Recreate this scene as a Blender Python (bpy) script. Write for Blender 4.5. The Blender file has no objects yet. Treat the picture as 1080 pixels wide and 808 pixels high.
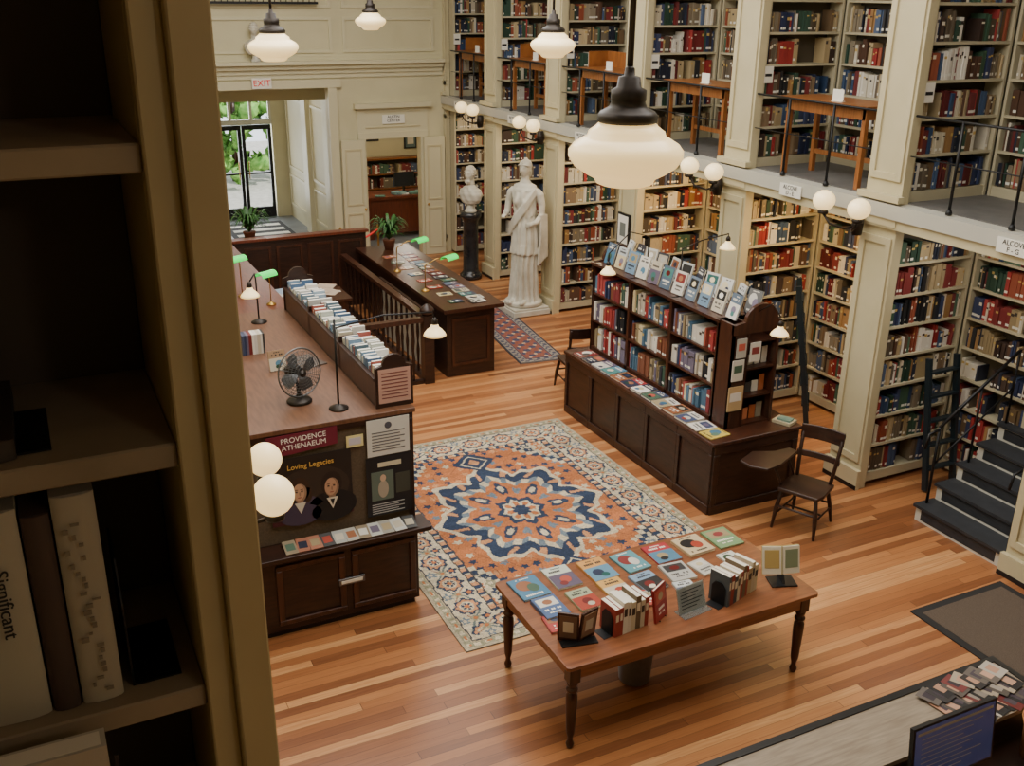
import bpy, math, random
import numpy as np
from mathutils import Matrix, Vector
random.seed(7)
R=random.uniform
pi=math.pi
def lin(c):
    o=[]
    for v in c[:3]:
        v=v/255.0
        o.append(v/12.92 if v<=0.04045 else ((v+0.055)/1.055)**2.4)
    return tuple(o)
MATS={}
def mk(name,col=(200,200,200),rough=.5,metal=0,col2=None,scale=8,stretch=(1,1,1),bump=0,emis=0,attr=False,spec=.5,alpha=1,trans=0,coat=0,ecol=None):
    m=bpy.data.materials.new(name);m.use_nodes=True
    nt=m.node_tree;b=nt.nodes['Principled BSDF']
    b.inputs['Roughness'].default_value=rough;b.inputs['Metallic'].default_value=metal
    b.inputs['Specular IOR Level'].default_value=spec
    b.inputs['Base Color'].default_value=(*lin(col),1)
    if coat: b.inputs['Coat Weight'].default_value=coat;b.inputs['Coat Roughness'].default_value=.15
    if trans: b.inputs['Transmission Weight'].default_value=trans
    if attr:
        a=nt.nodes.new('ShaderNodeAttribute');a.attribute_name='Col'
        nt.links.new(a.outputs['Color'],b.inputs['Base Color'])
    tc=nt.nodes.new('ShaderNodeTexCoord');mp=nt.nodes.new('ShaderNodeMapping');mp.inputs['Scale'].default_value=stretch
    nt.links.new(tc.outputs['Object'],mp.inputs['Vector'])
    nz=nt.nodes.new('ShaderNodeTexNoise');nz.inputs['Scale'].default_value=scale;nz.inputs['Detail'].default_value=5
    nt.links.new(mp.outputs['Vector'],nz.inputs['Vector'])
    if col2:
        r=nt.nodes.new('ShaderNodeValToRGB');r.color_ramp.elements[0].position=.3;r.color_ramp.elements[1].position=.7
        r.color_ramp.elements[0].color=(*lin(col),1);r.color_ramp.elements[1].color=(*lin(col2),1)
        nt.links.new(nz.outputs['Fac'],r.inputs['Fac']);nt.links.new(r.outputs['Color'],b.inputs['Base Color'])
    if bump:
        bp=nt.nodes.new('ShaderNodeBump');bp.inputs['Strength'].default_value=bump;bp.inputs['Distance'].default_value=.01
        nt.links.new(nz.outputs['Fac'],bp.inputs['Height']);nt.links.new(bp.outputs['Normal'],b.inputs['Normal'])
    if emis:
        b.inputs['Emission Color'].default_value=(*lin(ecol or col),1);b.inputs['Emission Strength'].default_value=emis
    MATS[name]=m
    return m
mk('cream_paint',(190,179,143),.5,col2=(198,187,152),scale=3)
mk('wall_paint',(194,185,150),.55,col2=(202,193,158),scale=2)
mk('trim_paint',(202,194,162),.45)
mk('ledge_paint',(184,181,168),.5)
mk('shelf_paint',(184,175,146),.55)
mk('shelf_back',(78,69,54),.7)
mk('ceiling_paint',(225,220,204),.8)
mk('dark_wood',(58,35,26),.35,col2=(36,22,17),scale=6,stretch=(1,1,6),bump=.05)
mk('walnut',(76,43,29),.3,col2=(50,28,20),scale=5,stretch=(5,5,.6),bump=.03)
mk('desk_wood',(116,80,57),.4,col2=(94,62,44),scale=5,stretch=(8,1,1),bump=.02)
mk('table_wood',(142,88,56),.3,col2=(112,66,42),scale=4,stretch=(1,9,9),bump=.02,coat=.3)
mk('oak',(156,98,50),.35,col2=(124,74,36),scale=5,stretch=(1,8,1))
mk('red_wood',(116,56,34),.35,col2=(88,40,25),scale=5,stretch=(8,1,1))
mk('board_cloth',(98,82,64),.9,col2=(82,68,52),scale=60,bump=.1)
mk('black_iron',(22,22,24),.45,metal=.3)
mk('bronze',(52,46,42),.4,metal=.6)
mk('brass',(190,150,80),.3,metal=.9)
mk('chrome',(110,112,114),.4,metal=.8)
mk('marble',(210,205,190),.45,col2=(184,178,162),scale=5)
mk('black_marble',(26,26,28),.25,col2=(44,44,46),scale=6)
mk('opal',(255,238,200),.25,emis=1.1,ecol=(255,214,140))
mk('warm_tube',(255,214,140),.3,emis=3)
mk('globe_glass',(255,240,205),.25,emis=1.3,ecol=(255,216,145))
mk('green_glass',(40,220,90),.3,emis=1.0)
mk('cover',attr=True,rough=.5)
mk('cover_gloss',attr=True,rough=.35)
mk('bookcloth',attr=True,rough=.65)
mk('textile',attr=True,rough=.95,scale=120,bump=.4,spec=.1)
mk('paper',(228,224,212),.7)
mk('black_plastic',(18,18,20),.4)
mk('tread',(46,48,52),.6,col2=(36,38,42),scale=10)
mk('white_paint',(196,193,180),.5)
mk('mat_carpet',(96,82,70),.95,col2=(78,66,56),scale=150,bump=.4)
mk('mat_border',(34,32,32),.8)
mk('counter_top',(156,142,124),.4,col2=(128,114,98),scale=5,stretch=(1,10,1))
mk('gallery_floor',(104,102,98),.5,col2=(88,86,84),scale=6)
mk('leaf',(66,112,52),.5,col2=(40,80,36),scale=10)
mk('foliage',(150,196,96),.8,col2=(80,140,52),scale=6)
mk('stone',(190,186,178),.8,col2=(160,156,148),scale=8)
mk('terracotta',(120,70,48),.7)
mk('slate_floor',(120,124,126),.4,col2=(96,100,104),scale=3)
mk('teal_paint',(26,38,44),.4)
mk('screen',(52,62,104),.2,col2=(84,96,140),scale=2,emis=.3)
mk('dark_screen',(30,34,40),.2)
mk('red_ink',(200,30,30),.5,emis=.4)
mk('black_ink',(25,25,28),.6)
mk('gold_ink',(225,180,90),.5)
mk('white_ink',(240,238,230),.6)
mk('acrylic',(225,235,235),.05,trans=.9)
mk('galv',(150,156,160),.35,metal=.7,col2=(170,176,180),scale=12)
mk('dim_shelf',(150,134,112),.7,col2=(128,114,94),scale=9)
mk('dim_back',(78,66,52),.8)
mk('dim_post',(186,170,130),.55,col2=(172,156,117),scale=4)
mk('wicker',(176,120,66),.7,col2=(140,90,46),scale=40,bump=.5)

def floor_mat():
    m=bpy.data.materials.new('pine_boards');m.use_nodes=True;nt=m.node_tree;N=nt.nodes.new;Lk=nt.links.new
    b=nt.nodes['Principled BSDF']
    tc=N('ShaderNodeTexCoord');sp=N('ShaderNodeSeparateXYZ');Lk(tc.outputs['Object'],sp.inputs[0])
    def M(op,a,bv=None,c=None):
        n=N('ShaderNodeMath');n.operation=op
        for i,x in enumerate([a,bv,c]):
            if x is None: continue
            if isinstance(x,(int,float)): n.inputs[i].default_value=x
            else: Lk(x,n.inputs[i])
        return n.outputs[0]
    w=.082
    yr=M('DIVIDE',sp.outputs['Y'],w);row=M('FLOOR',yr);fy=M('FRACT',yr)
    wn=N('ShaderNodeTexWhiteNoise');wn.noise_dimensions='1D';Lk(row,wn.inputs['W'])
    xo=M('ADD',sp.outputs['X'],M('MULTIPLY',wn.outputs['Value'],7.0));xr=M('DIVIDE',xo,2.6);col=M('FLOOR',xr);fx=M('FRACT',xr)
    cm=N('ShaderNodeCombineXYZ');Lk(row,cm.inputs[0]);Lk(col,cm.inputs[1])
    wn2=N('ShaderNodeTexWhiteNoise');wn2.noise_dimensions='2D';Lk(cm.outputs[0],wn2.inputs['Vector'])
    mp=N('ShaderNodeMapping');mp.inputs['Scale'].default_value=(1.2,26,1);Lk(tc.outputs['Object'],mp.inputs['Vector'])
    nz=N('ShaderNodeTexNoise');nz.inputs['Scale'].default_value=2.2;nz.inputs['Detail'].default_value=6;Lk(mp.outputs[0],nz.inputs['Vector'])
    fac=M('ADD',M('MULTIPLY',wn2.outputs['Value'],.66),M('MULTIPLY',nz.outputs['Fac'],.38))
    rp=N('ShaderNodeValToRGB');e=rp.color_ramp.elements
    e[0].position=.1;e[0].color=(*lin((112,68,42)),1);e[1].position=.95;e[1].color=(*lin((214,166,114)),1)
    for p,c in [(.35,(144,90,54)),(.6,(170,112,68)),(.8,(190,134,86))]:
        q=e.new(p);q.color=(*lin(c),1)
    Lk(fac,rp.inputs['Fac'])
    gy=M('LESS_THAN',fy,.045);gx=M('LESS_THAN',fx,.0022);g=M('MAXIMUM',gy,gx)
    mx=N('ShaderNodeMix');mx.data_type='RGBA';Lk(M('MULTIPLY',g,.65),mx.inputs[0]);Lk(rp.outputs['Color'],mx.inputs[6]);mx.inputs[7].default_value=(*lin((62,36,24)),1)
    Lk(mx.outputs[2],b.inputs['Base Color'])
    Lk(M('ADD',M('MULTIPLY',nz.outputs['Fac'],.14),.26),b.inputs['Roughness'])
    MATS['pine_boards']=m
floor_mat()

class MB:
    def __init__(s):
        s.v=[];s.f=[];s.m=[];s.c=[];s.s=[];s.M=Matrix.Identity(4);s.names=[]
    def mi(s,n):
        if n not in s.names:s.names.append(n)
        return s.names.index(n)
    def add(s,vs,fs,mat,col=None,smooth=False):
        o=len(s.v);M=s.M
        for v in vs: s.v.append(tuple(M@Vector(v)))
        k=s.mi(mat);c=(*lin(col),1) if col else (1,1,1,1)
        for f in fs:
            s.f.append([i+o for i in f]);s.m.append(k);s.c.append(c);s.s.append(smooth)
    def box(s,x0,x1,y0,y1,z0,z1,mat,col=None):
        vs=[(x0,y0,z0),(x1,y0,z0),(x1,y1,z0),(x0,y1,z0),(x0,y0,z1),(x1,y0,z1),(x1,y1,z1),(x0,y1,z1)]
        s.add(vs,[(0,3,2,1),(4,5,6,7),(0,1,5,4),(1,2,6,5),(2,3,7,6),(3,0,4,7)],mat,col)
    def prism(s,pts,y0,y1,mat,col=None,axis='y'):
        n=len(pts)
        if axis=='y': vs=[(a,y0,b) for a,b in pts]+[(a,y1,b) for a,b in pts]
        elif axis=='x': vs=[(y0,a,b) for a,b in pts]+[(y1,a,b) for a,b in pts]
        else: vs=[(a,b,y0) for a,b in pts]+[(a,b,y1) for a,b in pts]
        fs=[tuple(range(n)),tuple(range(2*n-1,n-1,-1))]+[(i,i+n,(i+1)%n+n,(i+1)%n) for i in range(n)]
        s.add(vs,fs,mat,col)
    def lathe(s,prof,mat,c=(0,0,0),n=24,smooth=True,col=None):
        vs=[];fs=[]
        for r,z in prof:
            for i in range(n):
                a=2*pi*i/n;vs.append((c[0]+r*math.cos(a),c[1]+r*math.sin(a),c[2]+z))
        for j in range(len(prof)-1):
            for i in range(n):
                fs.append((j*n+i,j*n+(i+1)%n,(j+1)*n+(i+1)%n,(j+1)*n+i))
        fs.append(tuple(range(n-1,-1,-1)));k=(len(prof)-1)*n;fs.append(tuple(range(k,k+n)))
        s.add(vs,fs,mat,col,smooth)
    def tube(s,pts,rad,mat,n=8,col=None):
        pts=[Vector(p) for p in pts];m=len(pts)
        if not isinstance(rad,(list,tuple)): rad=[rad]*m
        vs=[];fs=[];pn=None
        for j,p in enumerate(pts):
            t=(pts[min(j+1,m-1)]-pts[max(j-1,0)]).normalized()
            if pn is None:
                a=Vector((0,0,1)) if abs(t.z)<.9 else Vector((1,0,0));pn=t.cross(a).normalized()
            else:
                pn=(pn-t*pn.dot(t)).normalized()
            b=t.cross(pn)
            for i in range(n):
                a=2*pi*i/n;vs.append(tuple(p+(pn*math.cos(a)+b*math.sin(a))*rad[j]))
        for j in range(m-1):
            for i in range(n): fs.append((j*n+i,j*n+(i+1)%n,(j+1)*n+(i+1)%n,(j+1)*n+i))
        fs.append(tuple(range(n-1,-1,-1)));k=(m-1)*n;fs.append(tuple(range(k,k+n)))
        s.add(vs,fs,mat,col,True)
    def sph(s,c,r,mat,n=20,fn=None,col=None):
        if not isinstance(r,(tuple,list)): r=(r,r,r)
        vs=[];fs=[];h=n//2
        for j in range(h+1):
            ph=pi*j/h
            for i in range(n):
                a=2*pi*i/n;d=(math.sin(ph)*math.cos(a),math.sin(ph)*math.sin(a),math.cos(ph))
                k=fn(d) if fn else (0,0,0)
                vs.append((c[0]+r[0]*d[0]+k[0],c[1]+r[1]*d[1]+k[1],c[2]+r[2]*d[2]+k[2]))
        for j in range(h):
            for i in range(n): fs.append((j*n+i,(j+1)*n+i,(j+1)*n+(i+1)%n,j*n+(i+1)%n))
        s.add(vs,fs,mat,col,True)
    def ell(s,cx,cz,rx,rz,y,col,mat='cover',n=18):
        s.add([(cx+rx*math.cos(2*pi*i/n),y,cz+rz*math.sin(2*pi*i/n)) for i in range(n)],[tuple(range(n))],mat,col)
    def build(s,name,parent=None,loc=None,rz=0):
        me=bpy.data.meshes.new(name);me.from_pydata(s.v,[],s.f)
        for n in s.names: me.materials.append(MATS[n])
        me.polygons.foreach_set('material_index',s.m);me.polygons.foreach_set('use_smooth',s.s)
        ca=me.color_attributes.new('Col','FLOAT_COLOR','CORNER')
        lt=np.array([len(f) for f in s.f]);cc=np.repeat(np.array(s.c,dtype=np.float32),lt,axis=0)
        ca.data.foreach_set('color',cc.ravel())
        me.update();me.validate()
        o=bpy.data.objects.new(name,me);bpy.context.scene.collection.objects.link(o)
        if parent:o.parent=parent
        if loc:o.location=loc
        o.rotation_euler[2]=rz
        return o
def T(x,y,z=0,rz=0,rx=0,ry=0,sc=1):
    return Matrix.Translation((x,y,z))@Matrix.Rotation(rz,4,'Z')@Matrix.Rotation(ry,4,'Y')@Matrix.Rotation(rx,4,'X')@Matrix.Scale(sc,4)
def text(name,body,size,loc,rot,mat,parent,ext=.001):
    cu=bpy.data.curves.new(name,'FONT');cu.body=body;cu.size=size;cu.align_x='CENTER';cu.align_y='CENTER';cu.extrude=ext
    cu.materials.append(MATS[mat]);o=bpy.data.objects.new(name,cu);bpy.context.scene.collection.objects.link(o)
    o.location=loc;o.rotation_euler=rot;o.parent=parent
    if parent: o.matrix_parent_inverse=Matrix.Identity(4)
    return o
def bevel(o,w=.008,seg=2):
    m=o.modifiers.new('b','BEVEL');m.width=w;m.segments=seg;m.limit_method='ANGLE';m.angle_limit=math.radians(40);return o

PAL=[(118,42,42),(98,36,36),(84,58,42),(46,56,88),(44,70,56),(158,140,106),(190,180,156),(36,36,38),(140,70,48),(92,80,64),(148,112,68),(74,92,122),(214,206,188),(60,44,36),(120,98,72),(60,88,68),(176,156,118),(150,48,46),(54,74,104),(128,116,96),(216,210,198),(30,36,52)]
PALN=[(120,44,44),(60,70,98),(66,92,74),(210,206,196),(220,214,204),(78,120,146),(176,78,62),(62,116,112),(216,202,164),(42,46,66),(40,40,42),(158,140,106),(146,92,60),(190,180,160),(110,100,120)]
def pc(p=PAL,j=14):
    c=random.choice(p);k=R(-j,j);return tuple(max(8,min(245,v+k)) for v in c)
def fill_row(B,x0,x1,depth,z,hmax,pal=PAL,gap=.03,tmin=.018,tmax=.046):
    x=x0+.005;hb=R(.66,.86);run=0;cc=None
    while x<x1-.02:
        if random.random()<gap*.5: x+=R(.05,.22);continue
        if random.random()<.16: hb=R(.6,.92)
        if run<=0:
            run=random.choice([1,1,1,1,1,2,2,3,5]);cc=pc(pal);ts=R(tmin,tmax);rh=R(-.09,.07)
        run-=1
        t=min(ts*R(.9,1.1),x1-x-.002);h=hmax*min(.96,max(.5,hb+rh+R(-.015,.015)));i=R(.015,.045);c=cc
        B.box(x,x+t-.0015,i,depth-.01,z,z+h,'bookcloth',c)
        if random.random()<.5:
            lc=(220,212,190) if sum(c)<330 else (60,50,45)
            if random.random()<.4: lc=(190,160,90)
            a=h*R(.6,.8);B.box(x+.002,x+t-.0035,i-.0015,i,z+a,z+a+R(.012,.035),'bookcloth',lc)
        if random.random()<.4:
            B.box(x+.002,x+t-.0035,i-.0015,i,z+h*.12,z+h*.12+.025,'bookcloth',(225,222,212))
        x+=t
def frameM(org,ax,inward):
    m=Matrix.Identity(4)
    for r in range(3):
        m[r][0]=ax[r];m[r][1]=inward[r];m[r][3]=org[r]
    return m
def shelf_unit(B,K,org,ax,inw,width,z0,z1,rows,depth=.22,mat='shelf_paint',back='shelf_back',pal=PAL,div=0,books=True):
    B.M=frameM(org,ax,inw);K.M=B.M
    B.box(0,width,depth-.015,depth,z0,z1,back)
    B.box(0,.03,0,depth,z0,z1,mat);B.box(width-.03,width,0,depth,z0,z1,mat)
    B.box(.03,width-.03,.0,depth-.015,z1-.04,z1,mat);B.box(.03,width-.03,.01,depth-.015,z0,z0+.1,mat)
    H=(z1-.04-z0-.1)/rows
    xs=[.03]+[width*i/(div+1) for i in range(1,div+1)]+[width-.03]
    for d in xs[1:-1]: B.box(d-.02,d+.02,0,depth-.015,z0+.1,z1-.04,mat)
    for r in range(rows):
        z=z0+.1+r*H
        if r: B.box(.03,width-.03,.004,depth-.015,z-.018,z+.008,mat)
        if books:
            for a,b in zip(xs[:-1],xs[1:]): fill_row(K,a+.02,b-.02,depth-.015,z+.009,H-.035,pal)
    B.M=Matrix.Identity(4);K.M=B.M

# ---------------- ROOM -----------------
XW=7.55;XB=8.72;LW=.46;LED=2.93
b=MB();b.box(-1.6,9.1,-2.1,18.6,-.12,0,'pine_boards');b.build('floor')
b=MB();b.box(2.9,9.1,18.6,23.4,-.12,0.0,'slate_floor');b.build('floor_entry')
b=MB();b.box(-1.7,1.6,-2.2,18.7,7.2,7.35,'ceiling_paint');b.box(6.0,9.2,-2.2,18.7,7.2,7.35,'ceiling_paint');b.box(1.6,6,-2.2,2.6,7.2,7.35,'ceiling_paint');b.box(1.6,6,16.4,18.7,7.2,7.35,'ceiling_paint')
for i in range(9): b.box(1.6,6,2.6+i*1.7,2.7+i*1.7,7.2,7.3,'white_paint')
b.box(3.75,3.85,2.6,16.4,7.2,7.3,'white_paint');b.box(1.6,6,2.6,16.4,7.31,7.35,'paper');b.build('ceiling')  # unseen opaque panel added over the skylight opening to keep sun and sky out
b=MB();b.box(8.95,9.1,-2.1,18.6,0,7.2,'wall_paint')
b.build('wall_right')
b=MB();b.box(.4,.5,3.3,18.45,0,7.2,'wall_paint');b.box(.05,.15,1.21,3.3,0,7.2,'wall_paint');b.box(.05,.5,3.2,3.3,0,7.2,'wall_paint')
for y in [3.4,6.98,9.27,11.55,13.83,16.12]: b.box(.5,.56,y,y+LW,0,7.2,'cream_paint')
b.build('wall_left')
b=MB();b.box(-1.7,9.1,-2.2,-2.05,0,7.2,'wall_paint');b.build('wall_front')
b=MB();b.box(-1.7,-1.6,-2.05,1.2,0,7.2,'wall_paint');b.build('wall_gallery_shade')  # unseen wall added to help close off light from the near bookcase
b=MB();b.box(-1.6,8.9,-2.05,.55,2.9,3.05,'pine_boards');b.build('mezzanine_floor_near')
b=MB();b.box(-1.6,2.2,-2.05,1.2,5.75,5.85,'ceiling_paint');b.build('ceiling_gallery_shade')  # unseen low ceiling added over the camera to darken the near bookcase

YB=18.45
b=MB()
def wb(x0,x1,z0,z1): b.box(x0,x1,YB,YB+.15,z0,z1,'wall_paint')
wb(.4,3.26,0,7.2);wb(3.26,5.27,3.25,7.2);wb(5.27,5.95,0,7.2);wb(5.95,7.04,2.3,7.2);wb(7.04,8.95,0,7.2)
b.build('wall_back')
b=MB()
for z0,z1,d in [(3.5,3.58,.06),(3.58,3.66,.12),(3.66,3.72,.2),(3.42,3.5,.03)]: b.box(.5,7.5,YB-d,YB,z0,z1,'trim_paint')
b.build('trim_1')
b=MB()
for x0,x1 in [(3.1,3.26),(5.27,5.43)]: b.box(x0,x1,YB-.06,YB,0,3.25,'trim_paint')
b.box(3.02,5.51,YB-.07,YB,3.25,3.4,'trim_paint')
for x0,x1 in [(5.83,5.95),(7.04,7.16)]: b.box(x0,x1,YB-.05,YB,0,2.3,'trim_paint')
b.box(5.8,7.19,YB-.05,YB,2.3,2.42,'trim_paint');b.box(5.8,7.19,YB-.03,YB,2.42,2.86,'trim_paint')
b.box(5.95,7.04,YB-.045,YB-.03,2.5,2.52,'cream_paint');b.box(5.95,7.04,YB-.045,YB-.03,2.78,2.8,'cream_paint')
b.box(5.74,7.25,YB-.12,YB,2.86,2.95,'trim_paint')
for x0,x1 in [(.9,2.9),(3.1,5.4),(5.6,7.35)]:
    for zz0,zz1 in [(3.85,4.45),(4.6,6.3)]:
        for q in [(x0,x1,zz0,zz0+.05),(x0,x1,zz1-.05,zz1),(x0,x0+.05,zz0+.05,zz1-.05),(x1-.05,x1,zz0+.05,zz1-.05)]:
            b.box(q[0],q[1],YB-.025,YB,q[2],q[3],'trim_paint')
b.build('trim_2')
b=MB();b.box(.5,3.1,YB-.03,YB,0,.2,'trim_paint');b.box(5.43,5.83,YB-.03,YB,0,.2,'trim_paint');b.box(7.16,7.5,YB-.03,YB,0,.2,'trim_paint');b.build('baseboard_back')
b=MB()
for i in range(26):
    x=2.6+i*.1;b.tube([(x,YB-.12,4.68),(x,YB-.12,5.3)],.009,'black_iron',6)
    if i<25: b.tube([(x,YB-.12,4.75),(x+.05,YB-.12,4.95),(x+.1,YB-.12,4.75)],.007,'black_iron',5)
b.box(2.55,5.15,YB-.15,YB-.09,4.66,4.7,'black_iron');b.box(2.55,5.15,YB-.15,YB-.09,5.28,5.32,'black_iron')
b.build('balcony_railing')
# entry vestibule
b=MB()
b.box(2.95,3.05,18.6,23.2,0,3.4,'wall_paint');b.box(5.6,5.7,18.6,23.2,0,3.4,'wall_paint')
b.box(2.95,3.9,23.1,23.2,0,3.4,'wall_paint');b.box(5.28,5.7,23.1,23.2,0,3.4,'wall_paint');b.box(3.9,5.28,23.1,23.2,2.85,3.4,'wall_paint')
for y in (19.4,21.0):
    b.box(5.5,5.6,y,y+.35,0,3.3,'trim_paint');b.box(3.05,3.15,y,y+.35,0,3.3,'trim_paint');b.box(3.15,5.5,y,y+.35,2.95,3.3,'trim_paint')
for y0,y1 in [(18.75,19.3),(19.85,20.9),(21.45,22.9)]:
    for z0,z1 in [(.3,1.0),(1.15,2.7)]:
        b.box(5.57,5.6,y0,y1,z0,z0+.05,'trim_paint');b.box(5.57,5.6,y0,y1,z1-.05,z1,'trim_paint');b.box(5.57,5.6,y0,y0+.05,z0+.05,z1-.05,'trim_paint');b.box(5.57,5.6,y1-.05,y1,z0+.05,z1-.05,'trim_paint')
b.build('wall_entry')
b=MB();b.box(2.95,5.7,18.6,23.2,3.4,3.5,'ceiling_paint');b.build('ceiling_entry')
b=MB()
for x0,x1 in [(3.93,4.58),(4.6,5.25)]:
    b.box(x0,x0+.07,23.08,23.14,0.01,2.08,'black_iron');b.box(x1-.07,x1,23.08,23.14,0.01,2.08,'black_iron')
    b.box(x0+.07,x1-.07,23.08,23.14,0.01,.25,'black_iron');b.box(x0+.07,x1-.07,23.08,23.14,1.98,2.08,'black_iron');b.box(x0+.07,x1-.07,23.08,23.14,1.0,1.04,'black_iron')
    b.tube([(x1-.1 if x0<4 else x0+.1,23.03,.9),(x1-.1 if x0<4 else x0+.1,23.03,1.3)],.012,'brass')
b.build('door_1')
b=MB();b.box(3.9,5.28,23.08,23.14,2.09,2.2,'white_paint');b.box(3.9,5.28,23.08,23.14,2.78,2.85,'white_paint')
for x in (3.9,4.34,4.8,5.22): b.box(x,x+.06,23.08,23.14,2.2,2.78,'white_paint')
b.build('window_1')
b=MB();b.box(3.9,5.2,20.2,22.6,.002,.012,'mat_border')
for i in range(5): b.box(4.0,5.1,20.35+i*.45,20.55+i*.45,.012,.016,'paper')
b.build('entrance_mat')
b=MB();b.box(-3,14,23.5,36,-.3,-.05,'stone')
b.build('ground_outside')
b=MB();random.seed(3)
for i in range(240):
    c=(R(2.0,7.8),R(27,30),R(.2,3.9));b.sph(c,R(.1,.24),'foliage',8,fn=lambda d:(R(-.1,.1),R(-.1,.1),R(-.1,.1)))
for x in (3.2,5.4,6.6): b.tube([(x,28.4,-.1),(x+.1,28.4,2.5)],[.1,.05],'walnut')
b.build('garden_trees')
# side office
b=MB();b.box(5.75,5.85,18.6,22,0,2.9,'wall_paint');b.box(8.6,8.7,18.6,22,0,2.9,'wall_paint');b.box(5.75,8.7,22,22.1,0,2.9,'wall_paint');b.build('wall_office')
b=MB();b.box(5.75,8.7,18.6,22.1,2.9,3.0,'ceiling_paint');b.build('ceiling_office')
b=MB();b.box(6.1,8.3,19.9,20.7,.84,.89,'red_wood')
for x in (6.15,7.85): b.box(x,x+.4,19.95,20.65,0.0,.84,'red_wood')
b.box(6.55,7.85,20.0,20.03,.1,.84,'red_wood');b.build('office_desk')
b=MB();b.box(7.15,7.6,20.3,20.33,1.02,1.32,'black_plastic');b.box(7.35,7.4,20.33,20.37,.892,1.1,'black_plastic');b.box(7.25,7.5,20.25,20.42,.892,.905,'black_plastic');b.box(7.17,7.58,20.296,20.3,1.04,1.3,'dark_screen');b.build('computer_monitor')
b=MB();random.seed(2)
for i in range(12): b.M=T(R(6.3,8.1),R(20.0,20.2),.892+.001*i,R(-.5,.5));b.box(-.1,.1,-.07,.07,0,R(.01,.07),'cover',pc([(230,228,220),(196,110,56),(220,200,170),(120,150,150),(90,130,120)]))
b.M=Matrix.Identity(4);b.build('office_papers')
b=MB()
for x,z,w,h,c in [(6.9,1.75,.5,.62,(70,60,50)),(7.55,1.8,.4,.5,(150,140,120)),(8.0,1.55,.3,.4,(90,110,110)),(6.45,1.7,.3,.4,(160,90,50))]:
    b.box(x,x+w,21.96,21.99,z,z+h,'black_plastic');b.box(x+.03,x+w-.03,21.95,21.96,z+.03,z+h-.03,'cover',c);b.box(x+w*.25,x+w*.75,21.945,21.95,z+h*.25,z+h*.7,'cover',(210,200,180))
b.build('framed_prints')
b=MB();k=MB();shelf_unit(b,k,(6.0,21.7,0),(1,0,0),(0,1,0),2.4,0.0,1.4,4,.25,'oak');b.build('office_bookcase');k.build('office_books')
for nm,x0,x1 in [('door_2',5.45,5.9),('door_3',7.08,7.5)]:
    b=MB();b.box(x0,x1,YB-.13,YB-.08,.01,2.3,'trim_paint')
    for z0,z1 in [(.15,.95),(1.1,2.15)]:
        for q in [(x0+.06,x1-.06,z0,z0+.03),(x0+.06,x1-.06,z1-.03,z1),(x0+.06,x0+.09,z0+.03,z1-.03),(x1-.09,x1-.06,z0+.03,z1-.03)]: b.box(q[0],q[1],YB-.145,YB-.13,q[2],q[3],'cream_paint')
    b.sph((x0+.06 if x0>6 else x1-.04,YB-.16,1.02),.025,'brass',10);b.build(nm)
b=MB();b.box(3.9,4.24,YB-.14,YB-.1,3.27,3.45,'paper');o=b.build('exit_sign');text('lettering','EXIT',.15,(4.07,YB-.145,3.36),(pi/2,0,0),'red_ink',o)
b=MB();b.box(6.28,6.72,YB-.06,YB-.045,2.57,2.73,'paper');o=b.build('name_sign');text('lettering','AUSTIN\nCENTER',.07,(6.5,YB-.065,2.66),(pi/2,0,0),'black_ink',o)

# -------- right wall arcade --------
YP=[.1,2.41,4.70,6.98,9.27,11.55,13.83,16.12,18.4]
def pil(y,w,z1=7.19):
    b=MB();x=XW
    b.box(x,x+.1,y,y+w,0,z1,'cream_paint')
    b.box(x-.05,x,y-.02,y+w+.02,0,.22,'cream_paint');b.box(x-.053,x-.05,y-.02,y+w+.02,0,.05,'black_plastic')
    for z0,zz in [(.3,2.7),(3.25,z1-.4)]:
        for q in [(y+.03,y+.09,z0,zz),(y+w-.09,y+w-.03,z0,zz),(y+.09,y+w-.09,z0,z0+.07),(y+.09,y+w-.09,zz-.07,zz)]: b.box(x-.022,x,q[0],q[1],q[2],q[3],'cream_paint')
    b.box(x-.05,x,y-.02,y+w+.02,2.82,2.9,'cream_paint');b.box(x-.08,x,y-.04,y+w+.04,3.06,3.12,'cream_paint')
    return bevel(b.build('pilaster'),.006,1)
for i,y in enumerate(YP):
    w=LW if y<18 else .04
    if i>=2: pil(y,w)
b=MB();b.box(XW-.07,XB+.22,4.7,18.44,LED-.03,3.04,'ledge_paint');b.box(XW+.11,XB+.22,4.72,18.42,3.04,3.05,'gallery_floor');b.box(XW-.04,XW+.02,4.7,18.44,LED-.13,LED-.03,'cream_paint');b.build('mezzanine_floor')
b=MB();b.box(XW+.11,XB+.22,-2,18.44,6.3,7.19,'wall_paint');b.build('trim_3')
b=MB();b.box(XW,XW+.1,-2,4.65,0,LED-.03,'wall_paint');b.box(XW,XW+.1,-2,4.65,3.05,7.19,'wall_paint');b.build('wall_right_near')
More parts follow.
